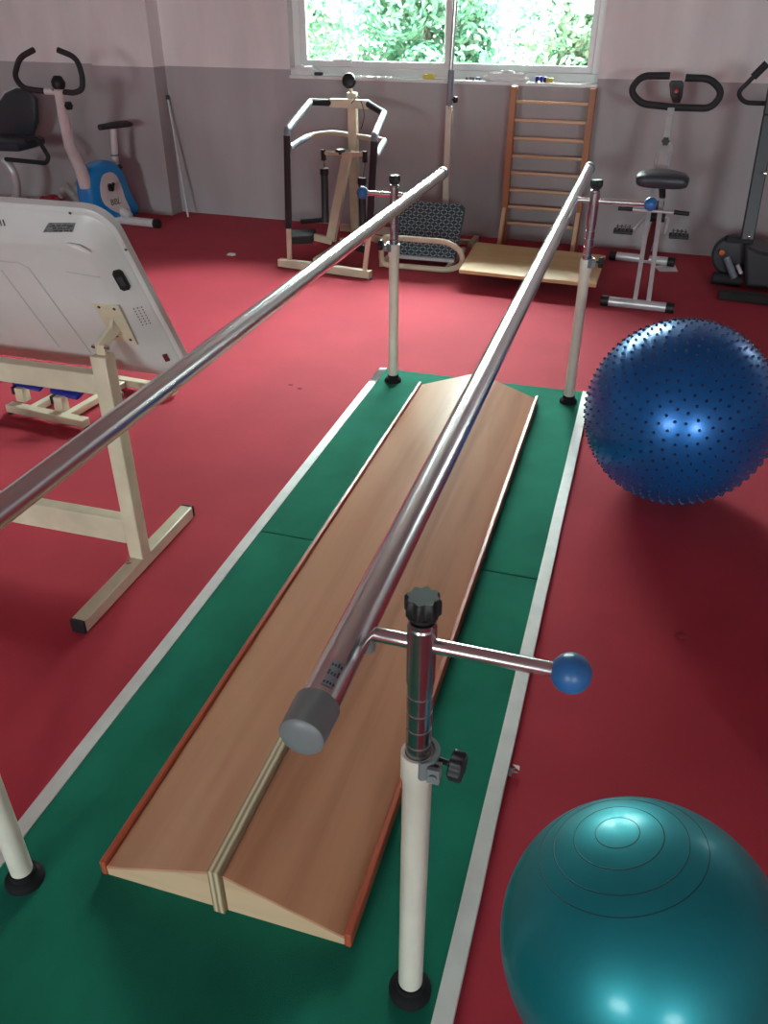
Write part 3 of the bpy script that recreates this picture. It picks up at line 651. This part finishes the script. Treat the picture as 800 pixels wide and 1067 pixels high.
for i, j in ((0, 1), (5, 4)): build(MB().tube([lr[i], lr[i].lerp(lr[j], .86)], .0205, 12), 'hand_grip', M['grip'], sp)
c0 = AY(367, 236, CY+.12); cbase = Vector((AY(362, 235, CY+.12).x, CY+.12, .05)); ctop = AY(364.5, 97, CY+.0)
cm = build(MB().bar(Vector((ctop.x, CY+.07, .03)), Vector((ctop.x, CY+.05, ctop.z)), .062, .055, side=(1, 0, 0)), 'column', M['cream'], sp, bevel=.004)
tm = AY(363.5, 85, CY-.0)
build(MB().bar(tm, Vector((ctop.x, CY+.05, ctop.z-.03)), .02), 'timer_stem', M['cream'], cm)
tmo = build(MB().lathe(tm+Vector((0, .02, 0)), (0, -1, .25), [(.03, 0), (.046, .006), (.049, .022), (.043, .036), (.026, .042), (0, .043)], 24), 'timer', M['black'], sp, label='round black timer knob')
# slanting strut in front
sa, sb = AY(362, 160, CY-.06), AY(345, 262, FY+.28); sb.z = .12
build(MB().bar(sa, sb, .065, .045, side=(1, 0, 0)), 'strut', M['cream'], sp, bevel=.004)
build(MB().bar(Vector((sb.x, fa.y+.02, .045)), Vector((ctop.x, 6.33, .045)), .06, .05), 'base_spine', M['cream'], sp, bevel=.004)
rbb = Vector((ctop.x, 6.33, .03)); build(MB().bar(rbb-Vector((.24, -.01, 0)), rbb+Vector((.24, -.01, 0)), .05, .05), 'rear_base', M['cream'], sp, bevel=.004)
build(MB().bar(sa-Vector((0, 0, .0)), Vector((ctop.x, CY+.05, sa.z-.02)), .05, .05), 'strut_link', M['cream'], sp)
build(MB().lathe(AY(354.5, 161, CY-.09), (0, 0, 1), [(.012, 0), (.012, .012), (.034, .018), (.034, .034), (.012, .038)], 14), 'adjust_knob', M['black'], sp)
tl, tr = AY(337, 159, CY-.08), AY(380, 161, CY-.08)
tbar = build(MB().tube([tl, tr], .014, 12), 't_bar', M['cream'], sp)
for e, cxp, top_, bot in ((tl, 338, 180, 232), (tr, 377, 190, 236)):
    build(MB().tube([e+Vector((0, 0, .02)), e+Vector((0, 0, -.05))], .018, 10), 'joint', M['black'], tbar)
    a = AY(cxp, top_, CY-.14); b = AY(cxp+1, bot, CY-.20)
    cyl = build(MB().tube([a, b], .026, 14), 'damper', M['dkgrey'], sp, label='dark grey hydraulic damper')
    build(MB().tube([e+Vector((0, 0, -.04)), a], .006, 8), 'piston_rod', M['chrome2'], cyl)
    build(MB().tube([a+Vector((0, 0, .03)), a-Vector((0, 0, .012))], .031, 14), 'damper_collar', M['black'], cyl)
for (p0, p1, p2_, yy) in (((345, 251), (324, 246), (303, 247), 5.52), ((357, 251), (366, 252), (381, 256), 5.50)):
    a, b, c = AY(*p0, yy+.08), AY(*p1, yy), AY(*p2_, yy-.04)
    pa = build(MB().bar(a, b, .05, .045), 'pedal_arm', M['cream'], sp, bevel=.003)
    q = (c-b).normalized(); w = Vector((0, 1, 0))
    build(MB().box(b+(c-b)*.45, ((c-b).length*1.1+.02, .13, .055), q, Vector((-.15, 1, .2))), 'pedal', M['foam'], pa, bevel=.008, label='black rubber pedal')
bb_ = AY(325, 231, 6.1); build(MB().bar(AY(313, 231, 6.05), AY(340, 229, 6.15), .05, .025), 'rear_pedal', M['black'], sp, bevel=.004)
build(MB().bar(AY(385, 247, 5.75), AY(404, 252, 5.72), .045, .04), 'side_arm', M['cream'], sp, bevel=.003)
build(MB().tube([AY(366, 108, CY-.03), AY(373, 98, CY-.03), AY(378, 110, CY-.03), AY(380, 122, CY-.03), AY(376, 135, CY-.03)], .003, 6, fillet=.05), 'cable', M['black'], cm)

# ------------------------------------------------------------------ tread-plate tilt board
tp = thing('tilt_board', 'blue grey diamond tread foot board tilted in a looped cream tube frame', 'therapy board', (-1.4, 5.7, 0))
def PY_(px, py, y): return AY(px, py, y)
c_bl, c_br = PY_(409, 266, 5.62), PY_(474, 272, 5.62); c_tl, c_tr = PY_(415, 208, 5.98), PY_(485, 213, 5.98)
c_bl.z = c_br.z = .055
U = (c_br-c_bl); Vv = ((c_tl+c_tr)/2-(c_bl+c_br)/2); Nn = U.cross(Vv).normalized()
if Nn.y > 0: Nn = -Nn
pl = build(MB().loft([[c_bl, c_br, c_br.lerp(c_tr, .93), c_br.lerp(c_tr, 1)-U*.06, c_bl.lerp(c_tl, 1)+U*.04, c_bl.lerp(c_tl, .95)], [p-Nn*.03 for p in (c_bl, c_br, c_br.lerp(c_tr, .93), c_br.lerp(c_tr, 1)-U*.06, c_bl.lerp(c_tl, 1)+U*.04, c_bl.lerp(c_tl, .95))]]), 'tread_plate', M['tread'], tp, bevel=.002, label='dark blue grey diamond tread surface')
lug = MB(); uu = U.normalized(); vv = Nn.cross(uu); vv = vv if vv.z > 0 else -vv; ul, vl = U.length, Vv.length
nx, ny = 17, 17
for i in range(nx):
    for j in range(ny):
        s = (i+.5)/nx; t = (j+.5)/ny
        if t > .9 and (s < .08 or s > .92): continue
        p = c_bl.lerp(c_br, s).lerp(c_tl.lerp(c_tr, s), t)+Nn*.0012
        d = (uu+vv*.8) if (i+j) % 2 else (uu-vv*.8)
        lug.box(p, (ul/nx*.9, .0065, .003), d, Nn.cross(d))
build(lug, 'tread_lugs', M['treadlug'], pl)
build(MB().bar(c_bl-Vector((0, .012, .012)), c_br-Vector((0, .012, .012)), .03, .022), 'lower_edge', M['silver'], tp, bevel=.002)
lp = [AZ(478, 262, 0)]
yF = 5.45
L0 = [AY(405, 247, yF), AY(466, 252, yF), AY(481, 262, yF), AY(482, 276, yF), AY(468, 284, yF), AY(400, 275, yF)]
for p in (L0[4], L0[5]): p.z = .022
L0[3].z = max(L0[3].z, .05); xl_ = -1.66
L0[0] = Vector((xl_, yF, L0[1].z)); L0[5] = Vector((xl_, yF, .022))
L0 = [L0[0], L0[1], L0[2], L0[3], L0[4], L0[5]]
for dy in (0,):
    build(MB().tube([p+Vector((0, dy, 0)) for p in L0], .0185, 12, closed=True, fillet=.05), 'frame_loop', M['cream'], tp)
build(MB().bar((xl_, yF, .022), (xl_, yF+.55, .022), .03, .03), 'floor_bar', M['cream'], tp)
build(MB().bar((L0[4].x-.02, yF, .022), (L0[4].x-.02, yF+.55, .022), .03, .03), 'floor_bar', M['cream'], tp)

# ------------------------------------------------------------------ tall pole on a base
pb0 = Vector((-1.40, 6.22, 0))
po = thing('exercise_pole', 'tall telescopic pole of chrome over cream tube in front of the window', 'pole stand', pb0)
mid = AY(469.5, 100, 6.22).z
build(MB().bar(pb0+Vector((0, 0, .03)), Vector((pb0.x, pb0.y, mid-.06)), .042, .042), 'lower_tube', M['ivory'], po, bevel=.003)
build(MB().tube([Vector((pb0.x, pb0.y, mid-.08)), Vector((pb0.x+.004, pb0.y, mid+.16))], .0215, 16), 'sleeve', M['grip'], po)
build(MB().tube([Vector((pb0.x, pb0.y, mid+.1)), Vector((pb0.x+.03, pb0.y, 2.05))], .016, 16), 'upper_tube', M['chrome'], po)
kk = MB().tube([Vector((pb0.x+.018, pb0.y-.01, mid-.02)), Vector((pb0.x+.045, pb0.y-.02, mid-.02))], .005, 8); kk.star(Vector((pb0.x+.035, pb0.y-.02, mid-.02)), (1, -.4, 0), .022, .022, 6)
build(kk, 'clamp_knob', M['black'], po)
build(MB().bar(pb0+Vector((-.12, 0, .02)), pb0+Vector((.24, 0, .02)), .04, .035), 'base_bar', M['cream'], po, bevel=.003)
build(MB().bar(pb0+Vector((.22, -.10, .02)), pb0+Vector((.22, .14, .02)), .04, .035), 'base_foot', M['cream'], po, bevel=.003)

# ------------------------------------------------------------------ low plywood platform
q = [AZ(478, 281, .11), AZ(621, 296, .11), AZ(631, 266, .11), AZ(496, 252, .11)]
for p in q: p.z = .11
pp = thing('plywood_platform', 'pale yellow plywood board raised low above the red carpet', 'therapy board', ((q[0]+q[2])/2*1).to_3d())
pp.location.z = 0; ROOT[pp.name] = Vector(pp.location)
build(MB().prism([p-Vector((0, 0, .022)) for p in q], (0, 0, .022)), 'board', M['plywood'], pp, bevel=.002)
for t in (.22, .78):
    a = q[0].lerp(q[1], t); b = q[3].lerp(q[2], t); a = a.lerp(b, .25); b = q[0].lerp(q[1], t).lerp(q[3].lerp(q[2], t), .8)
    pts = []
    for k in range(9):
        s = k/8; p = a.lerp(b, s); pts.append(Vector((p.x, p.y, .087-.086*math.sin(PI*s)**.6)))
    ptl = [a*1]+[b*1]; poly = pts
    for p in (poly[0], poly[-1]): p.z = .0875
    build(MB().prism([p-Vector((.012, 0, 0)) for p in poly], (.024, 0, 0)), 'rocker', M['dkgrey'], pp)

# ------------------------------------------------------------------ wall bars
lb_ = thing('wall_bars', 'wooden ladder-like wall bars with pale rungs under the right end of the window', 'wall bars', (-.71, 6.3, 0))
LY = 6.34
tl_, tr_ = AY(538, 90, LY), AY(620, 93, LY-.02); xl2, xr2 = -.975, -.44
for x, dy in ((xl2, 0), (xr2, -.02)):
    build(MB().box((x, LY+dy, .53), (.042, .085, 1.06)), 'upright', M['ladderwood'], lb_, bevel=.003)
    f0 = Vector((x-.002, LY+dy-.045, .27)); f1 = Vector((x-.002, LY+dy-.20, .0))
    build(MB().prism([f0+Vector((-.014, 0, 0)), f0+Vector((-.014, 0, -.10)), f1+Vector((-.014, .055, 0)), f1+Vector((-.014, 0, 0))], (.028, 0, 0)), 'brace', M['rung'], lb_, bevel=.002)
for k, (a, b) in enumerate((((541, 106), (616, 109)), ((539, 124.6), (613, 129)), ((538, 143.6), (611, 148)), ((537, 162), (609, 167)), ((535, 180), (606, 184.5)), ((534, 198), (603, 202.5)), ((532, 215.5), (600, 220)), ((531, 232.5), (598, 237.5)))):
    za = AY(*a, LY).z; zb2 = AY(*b, LY-.02).z; z = (za+zb2)/2
    build(MB().tube([(xl2, LY, z), (xr2, LY-.02, z)], .0115, 12), 'rung', M['rung'], lb_)

# ------------------------------------------------------------------ grey folding exercise bike
xb2 = thing('folding_exercise_bike', 'silver folding exercise bike with black saddle and black looped handlebars', 'exercise bike', (.06, 5.55, 0))
def stab(a, b, rad, m, par):
    s = build(MB().tube([a, b], rad, 16), 'stabiliser', m, par); d = (b-a).normalized()
    build(MB().tube([a-d*.012, a+d*.035], rad+.004, 16), 'end_cap', M['black'], s); build(MB().tube([b-d*.035, b+d*.012], rad+.004, 16), 'end_cap', M['black'], s)
NF0, NF1 = AZ(628, 313, .032), AZ(700, 321, .032); FF0, FF1 = AZ(637, 266, .032), AZ(701, 273, .032)
stab(NF0, NF1, .028, M['silver'], xb2); stab(FF0, FF1, .028, M['silver'], xb2)
for (b, t) in (((662, 309), (683, 178)), ((676, 311), (693, 178))):
    p0 = AY(*b, NF0.y); p0.z = .05; p1 = AY(*t, 5.62); build(MB().bar(p0, p1, .026, .035, side=(1, 0, 0)), 'frame_leg', M['silver'], xb2, bevel=.003)
p0 = AY(672, 270, 6.05); p0.z = .05; p1 = AY(688, 212, 5.62)
build(MB().bar(p0, p1, .045, .04, side=(1, 0, 0)), 'cross_leg', M['brownleg'], xb2, bevel=.003)
h0, h1, h2 = AY(687, 182, 5.64), AY(693, 152, 5.75), AY(699, 113, 5.85)
build(MB().bar(h0, h1, .075, .04, side=(1, 0, 0)), 'lower_mast', M['silver'], xb2, bevel=.005)
ms = build(MB().bar(h1-(h2-h1)*.1, h2, .04, .035, side=(1, 0, 0)), 'upper_mast', M['silver'], xb2, bevel=.004)
for w in (-.033, .033): build(MB().tube([h0+Vector((w, 0, .05)), h1+Vector((w, -.01, 0)), h1+Vector((w*.3, -.01, .03))], .011, 10, fillet=.02), 'mast_guard', M['silver'], ms)
build(MB().star(h1+Vector((-.003, -.02, .03)), (0, -1, 0), .024, .03, 6), 'clamp_knob', M['black'], ms)
sc_ = AY(690, 186, 5.36)
rg = []
for v, wd, hz in ((-.13, .12, .026), (-.12, .143, .036), (-.04, .15, .040), (.05, .14, .038), (.13, .08, .032), (.2, .04, .022)):
    rg.append([sc_+Vector((wd*math.copysign(abs(math.cos(a))**.6, math.cos(a)), v, hz*math.copysign(abs(math.sin(a))**.6, math.sin(a)))) for a in [2*PI*k/24 for k in range(24)]])
seat = build(MB().loft(rg), 'saddle', M['vinyl'], xb2, label='wide black saddle', smooth=60)
build(MB().tube([sc_+Vector((0, .03, -.02)), AY(690, 205, 5.5)], .02, 12), 'saddle_post', M['black'], xb2)
build(MB().tube([AY(645, 217, 5.3), AY(717, 223, 5.3)], .0085, 10), 'side_handle', M['silver'], xb2)
for a, b in (((644, 217), (659, 218)), ((702, 221), (718, 223))): build(MB().tube([AY(*a, 5.3), AY(*b, 5.3)], .0125, 10), 'hand_grip', M['black'], xb2)
hubc = AY(684, 226, 5.55)
for s_, cb, pd in ((-1, (659, 241), (649, 241)), (1, (692, 244), (707, 246))):
    e = AY(*cb, 5.5); p = AY(*pd, 5.46)
    build(MB().tube([hubc+Vector((s_*.035, 0, .01)), hubc+Vector((s_*.07, -.005, 0)), e], .011, 10, fillet=.03), 'crank', M['silver'], xb2)
    q = build(MB().box(p, (.115, .075, .022)), 'pedal', M['black'], xb2, bevel=.004)
    mb = MB()
    for k in range(4): mb.box(p+Vector((-.036+k*.024, 0, .022)), (.008, .07, .022))
    mb.bar(p+Vector((-.045, -.03, .035)), p+Vector((.045, -.03, .035)), .012, .004); build(mb, 'toe_strap', M['dkgrey'], q)
build(MB().tube([hubc-Vector((.05, 0, 0)), hubc+Vector((.05, 0, 0))], .03, 14), 'crank_hub', M['dkgrey'], xb2)
HY = 5.86
hL = [AY(698, 79, HY), AY(668, 79, HY), AY(656, 94, HY), AY(667, 108, HY), AY(703, 112, HY)]
hR = [AY(714, 81, HY), AY(741, 82, HY), AY(753, 97, HY), AY(741, 113, HY), AY(703, 112, HY)]
for h in (hL, hR): build(MB().tube(h, .0205, 14, fillet=.11, steps=8), 'handlebar', M['foam'], xb2)
pc = [AY(a, b, HY-.03) for a, b in ((697, 88), (699, 85), (710, 85), (712, 88), (711, 101), (708, 108), (701, 108), (698, 100))]
con = cushion(pc, (0, -.05, .012), M['black'], 'console', xb2)
rs = AY(704.5, 95, HY-.083); build(MB().lathe(rs, (0, -1, .2), [(.013, 0), (.012, .006), (0, .008)], 12), 'red_button', M['red'], con, label='red button')

# ------------------------------------------------------------------ black elliptical trainer at the right edge
el = thing('elliptical_trainer', 'black elliptical trainer standing at the right edge by the wall', 'exercise machine', (.75, 5.6, 0))
build(MB().bar(AY(802, 120, 5.75), AY(778, 250, 5.62), .075, .05, side=(1, 0, 0)), 'mast', M['dkgrey'], el, bevel=.006)
m0, m1 = AY(802, 120, 5.75), AY(778, 250, 5.62)
md = (m0-m1); build(MB().bar(m0, m0+md*.35, .075, .05, side=(1, 0, 0)), 'mast_top', M['dkgrey'], el, bevel=.006)
hp = [AY(799, 66, 5.8), AY(783, 82, 5.8), AY(768, 97, 5.8), AY(775, 107, 5.82), AY(805, 108, 5.85), AY(835, 110, 5.85)]
hb2 = build(MB().tube(hp, .013, 12, fillet=.04), 'handlebar', M['foam'], el); build(MB().tube([hp[0], hp[0].lerp(hp[1], .9)], .022, 12), 'foam_grip', M['foam'], hb2)
for p in ((797, 181), (780, 247)): build(MB().lathe(AY(*p, 5.60), (0, -1, 0), [(.010, 0), (.008, .008), (0, .010)], 10), 'bolt', M['chrome2'], el)
F0 = AZ(748, 306, .03); F1 = Vector((F0.x+.55, F0.y-.06, .03)); F0.z = .03
build(MB().bar(F0, F1, .06, .055), 'front_foot', M['foam'], el, bevel=.008)
mb = MB(); dk = [AY(a, b, 5.62) for a, b in ((776, 256), (790, 262), (800, 264), (850, 268), (850, 305), (790, 300), (776, 299))]
mb.prism(dk, (0, .34, 0)); build(mb, 'drive_housing', M['dkgrey'], el, bevel=.02)
w0 = AY(762, 265, 5.78); mb = MB(); mb.lathe(w0+Vector((0, -.05, 0)), (0.1, 1, 0), [(.03, 0), (.11, .005), (.125, .02), (.125, .07), (.11, .085), (.03, .09)], 28); fwh = build(mb, 'flywheel', M['dkgrey'], el)
build(MB().lathe(AY(752, 263, 5.68), (0, -1, 0), [(.018, 0), (.016, .008), (0, .010)], 12), 'reflector', M['orange'], fwh, label='orange reflector')
build(MB().bar(AY(756, 249, 5.7), AY(784, 251, 5.72), .05, .035), 'top_cover', M['foam'], el, bevel=.006)
build(MB().tube([AY(765, 290, 5.66), AY(757, 268, 5.7), ], .022, 12), 'crank', M['grip'], el)
build(MB().tube([AY(742, 289, 5.70), AY(772, 293, 5.70)], .038, 14), 'pedal_roller', M['foam'], el)
build(MB().tube([AY(772, 285, 5.66), AY(768, 276, 5.66)], .013, 10), 'link', M['silver'], el)

# ------------------------------------------------------------------ small things
p = AZ(691, 280, .002); tag(build(MB().prism([AZ(681, 277, .0), AZ(703, 276, .0), AZ(706, 283, .0), AZ(687, 283, .0)], (0, 0, .002)), 'paper_sheet', M['paper'], ), 'white paper sheet on the carpet behind the silver folding bike', 'paper')
def scrap(px, py, r, m, name, lab, cat, seed):
    c = AZ(px, py, 0); crumple((c.x, c.y), r, m, name, lab, cat, (1.4, 1, .35), .5, seed)
scrap(241, 266, .022, M['paper'], 'paper_scrap', 'tiny white paper scrap on the red carpet left of the stepper', 'scrap', 2)
c = AZ(533, 806, 0); mb = MB(); random.seed(2)
for k in range(5):
    o = Vector((c.x+random.uniform(-.008, .008), c.y+random.uniform(-.012, .012), .004)); mb.prism([o+Vector((random.uniform(-.016, .016), random.uniform(-.016, .016), random.uniform(-.002, .012))) for _ in range(3)], (0, 0, .0006))
tag(build(mb, 'plastic_wrap', M['bag']), 'scrap of crinkled clear wrap on the carpet beside the white edging', 'scrap')
for px, py, sd, lab in ((303, 401, 1, 'left one of two dark crumbs on the open red carpet'), (312, 405, 3, 'right one of two dark crumbs on the open red carpet')):
    scrap(px, py, .008, M['redcloth'], 'crumb', lab, 'crumb', sd)
scrap(709, 663, .012, M['redcloth'], 'lint_tuft', 'dark lint tuft on the carpet right of the near blue ball grip', 'lint', 6)

# things on the window sill
def sill_pt(px, off=.03): d = AW(px, 78, off); s = (d-Vector((0, WD, 0))).dot(wt); return s
def sbox(px0, px1, off, w, z0, h, m, name, lab, cat, bev=.005):
    s0, s1 = sill_pt(px0, off), sill_pt(px1, off); c = WL((s0+s1)/2, off, z0+h/2)
    mb = MB(); mb.box(c, (s1-s0, w, h), wt, wn); o = build(mb, name, m, loc=WL((s0+s1)/2, off, z0), bevel=bev); return tag(o, lab, cat)
zS = WZ0
sbox(328, 336, .025, .04, zS, .022, M['dkgrey'], 'eraser', 'small dark block at the left end of the window sill', 'block', .008)
mb = MB(); s0 = sill_pt(316, .03); 
bmesh.ops.create_icosphere(mb.bm, subdivisions=4, radius=1)
for v in mb.bm.verts:
    k = 1+.35*noise.noise(v.co*2); v.co = WL(s0+v.co.x*.115*k, .030+v.co.y*.032*k, zS+.020+max(-.020, v.co.z*.045*k))
tag(build(mb, 'white_cloth', M['paper'], smooth=50), 'crumpled white cloth heaped at the left end of the sill', 'cloth')
sbox(441, 453, .03, .04, zS, .030, M['yellow'], 'sponge', 'small yellow sponge on the window sill left of the tall pole', 'sponge')
s0 = sill_pt(527, .03); mb = MB(); bmesh.ops.create_icosphere(mb.bm, subdivisions=4, radius=1)
for v in mb.bm.verts:
    k = 1+.35*noise.noise(v.co*2.4+Vector((5, 0, 0))); v.co = WL(s0+v.co.x*.15*k, .028+v.co.y*.028*k, zS+.022+max(-.022, v.co.z*.04*k))
tag(build(mb, 'white_bag', M['paper'], smooth=50), 'long white crumpled bag lying on the sill above the wall bars', 'bag')
s0, s1 = sill_pt(485, .03), sill_pt(502, .03); mb = MB(); random.seed(8)
for k in range(5):
    s = s0+(s1-s0)*(k+.5)/5; mb.sphere(WL(s, .02+.02*random.random(), zS+.010), .010, 10, (1.2, 1, 1))
tag(build(mb, 'chain', M['grip']), 'short string of small grey pieces on the sill right of the tall pole', 'string of beads')
s = sill_pt(565, .03)
to = thing('toy_blocks', 'little blue and yellow toy on the sill above the left ladder upright', 'toy', WL(s, .03, zS))
mb = MB()
for k in range(3): mb.lathe(WL(s-.045+.028*k, .03, zS+.018), wt, [(.010, 0), (.018, .003), (.018, .02), (.010, .023)], 14)
build(mb, 'blue_piece', M['pedal'], to)
build(MB().box(WL(s+.055, .03, zS+.014), (.045, .04, .028), wt, wn), 'yellow_piece', M['yellow'], to, bevel=.004)
sbx = AW(357, 63, .10); sx = (sbx-Vector((0, WD, 0))).dot(wt)
bxo = build(MB().box(WL(sx, .103, zS+.083), (.15, .035, .05), wt, wn), 'remote_box', M['frame_white'], loc=WL(sx, .103, zS+.055), bevel=.006)
tag(bxo, 'white box standing on the lower window frame at left', 'box')

# ------------------------------------------------------------------ outside: ground and trees
mb = MB(); mb.box((-1, 15.2, -.65), (60, 16.5, .1)); gnd = struct(mb, 'outside_ground', M['concrete'])
def tree(x, y, rx, ry, zc, rz, n, m, lab, seed, name='tree', big=1.0):
    random.seed(seed); t = thing(name, lab, 'tree', (x, y, -.6), 'trees beyond the window')
    tr = MB(); tr.tube([(x, y, -.6), (x+.05, y, zc*.4), (x-.03, y+.05, zc)], [.12, .09, .05], 10); build(tr, 'trunk', M['bark'], t)
    bm = bmesh.new(); blobs = []
    for k in range(34):
        a = random.uniform(0, 2*PI); b = random.uniform(-1, 1); q = math.sqrt(1-b*b)*random.uniform(.3, .95)
        blobs.append((Vector((x+rx*q*math.cos(a), y+ry*q*math.sin(a), zc+rz*b*.8)), random.uniform(.28, .5)*min(rx, rz)))
    for k in range(n):
        c, r = random.choice(blobs); a = random.uniform(0, 2*PI); b = random.uniform(-1, 1); q = math.sqrt(1-b*b)
        nn = Vector((q*math.cos(a), q*math.sin(a), b)); p = c+nn*r*random.uniform(.75, 1.05)
        L = random.uniform(.03, .065)*big; u = (nn.cross(Vector((random.uniform(-1, 1), random.uniform(-1, 1), random.uniform(-1, 1))))).normalized(); v = (nn+Vector((random.uniform(-.7, .7), random.uniform(-.7, .7), random.uniform(-.4, .8)))).normalized().cross(u).normalized()
        vs = [bm.verts.new(p+u*L), bm.verts.new(p+v*L*.45), bm.verts.new(p-u*L), bm.verts.new(p-v*L*.45)]; bm.faces.new(vs)
    bmesh.ops.translate(bm, verts=bm.verts, vec=-Vector((x, y, -.6)))
    me = bpy.data.meshes.new('crown'); bm.to_mesh(me); bm.free(); me.materials.append(m); o = bpy.data.objects.new('crown', me); COL.objects.link(o); o.parent = t
tree(-4.4, 10.0, .95, .8, 1.4, 1.6, 16000, M['leafA'], 'leftmost leafy green tree of the near row outside the window', 11)
tree(-2.5, 10.0, .95, .8, 1.3, 1.5, 16000, M['leafC'], 'leafy green tree of the near row outside the left pane', 12)
tree(-.6, 10.0, .95, .8, 1.2, 1.5, 16000, M['leafA'], 'leafy green tree of the near row outside the right pane', 13)
tree(1.3, 10.0, .95, .8, 1.3, 1.5, 16000, M['leafA'], 'rightmost leafy green tree of the near row outside the window', 14)
for k, x in enumerate((-10.6, -8.0, -5.4, -2.8, -.2, 2.4, 5.0, 7.6)):  # far row raised, and added beyond view, to block low sky light
    lab = ['beyond the left corner', 'far left of the window', 'behind the left window jamb', 'behind the left pane', 'behind the right pane', 'right of the window', 'far right of the window', 'beyond the right corner'][k]
    tree(x, 12.6, 1.35, 1.0, 2.6, 3.0, 15000 if 2 <= k <= 4 else 8000, M['leaf'+'ABC'[k % 3]], 'tall tree of the far row outside, raised to block low sky, '+lab, 30+k, big=(1 if 2 <= k <= 4 else 1.5))

# ------------------------------------------------------------------ light: overcast sky through the windows
SKY = 250.0
wd = bpy.data.worlds.new('sky'); S.world = wd; wd.use_nodes = True; nt = wd.node_tree; bg = nt.nodes['Background']
tcw = nt.nodes.new('ShaderNodeTexCoord'); sx_ = nt.nodes.new('ShaderNodeSeparateXYZ'); nt.links.new(tcw.outputs['Generated'], sx_.inputs[0])
mrw = nt.nodes.new('ShaderNodeMapRange'); mrw.inputs[1].default_value = 0; mrw.inputs[2].default_value = 1; mrw.inputs[3].default_value = SKY/3; mrw.inputs[4].default_value = SKY   # overcast sky, brighter overhead
nt.links.new(sx_.outputs['Z'], mrw.inputs[0]); nt.links.new(mrw.outputs[0], bg.inputs[1]); bg.inputs[0].default_value = (.88, .99, 1.0, 1)
def portal(c, ax, w, h, inward):
    l = bpy.data.lights.new('window_portal', 'AREA'); l.shape = 'RECTANGLE'; l.size = w; l.size_y = h; l.cycles.is_portal = True
    o = bpy.data.objects.new('window_portal', l); COL.objects.link(o)
    z = -Vector(inward).normalized(); x = Vector(ax).normalized(); y = z.cross(x)
    o.matrix_world = Matrix(((x.x, y.x, z.x, c[0]), (x.y, y.y, z.y, c[1]), (x.z, y.z, z.z, c[2]), (0, 0, 0, 1)))
for a, b in BW: portal(WL((a+b)/2, TH+.02, (WZ0+WZ1)/2), wt, b-a, WZ1-WZ0, -wn)
for x in (-2.5, 4.1): portal((x, YB-.22, 1.95), (1, 0, 0), 2.2, 1.7, (0, 1, 0))
S.view_settings.view_transform = 'Standard'; S.view_settings.look = 'None'; S.view_settings.gamma = 1; S.view_settings.use_curve_mapping = False
S.view_settings.exposure = 0.0
S.cycles.max_bounces = 10; S.cycles.diffuse_bounces = 5; S.cycles.transparent_max_bounces = 12
S.cycles.use_denoising = True
S.cycles.sample_clamp_indirect = 6
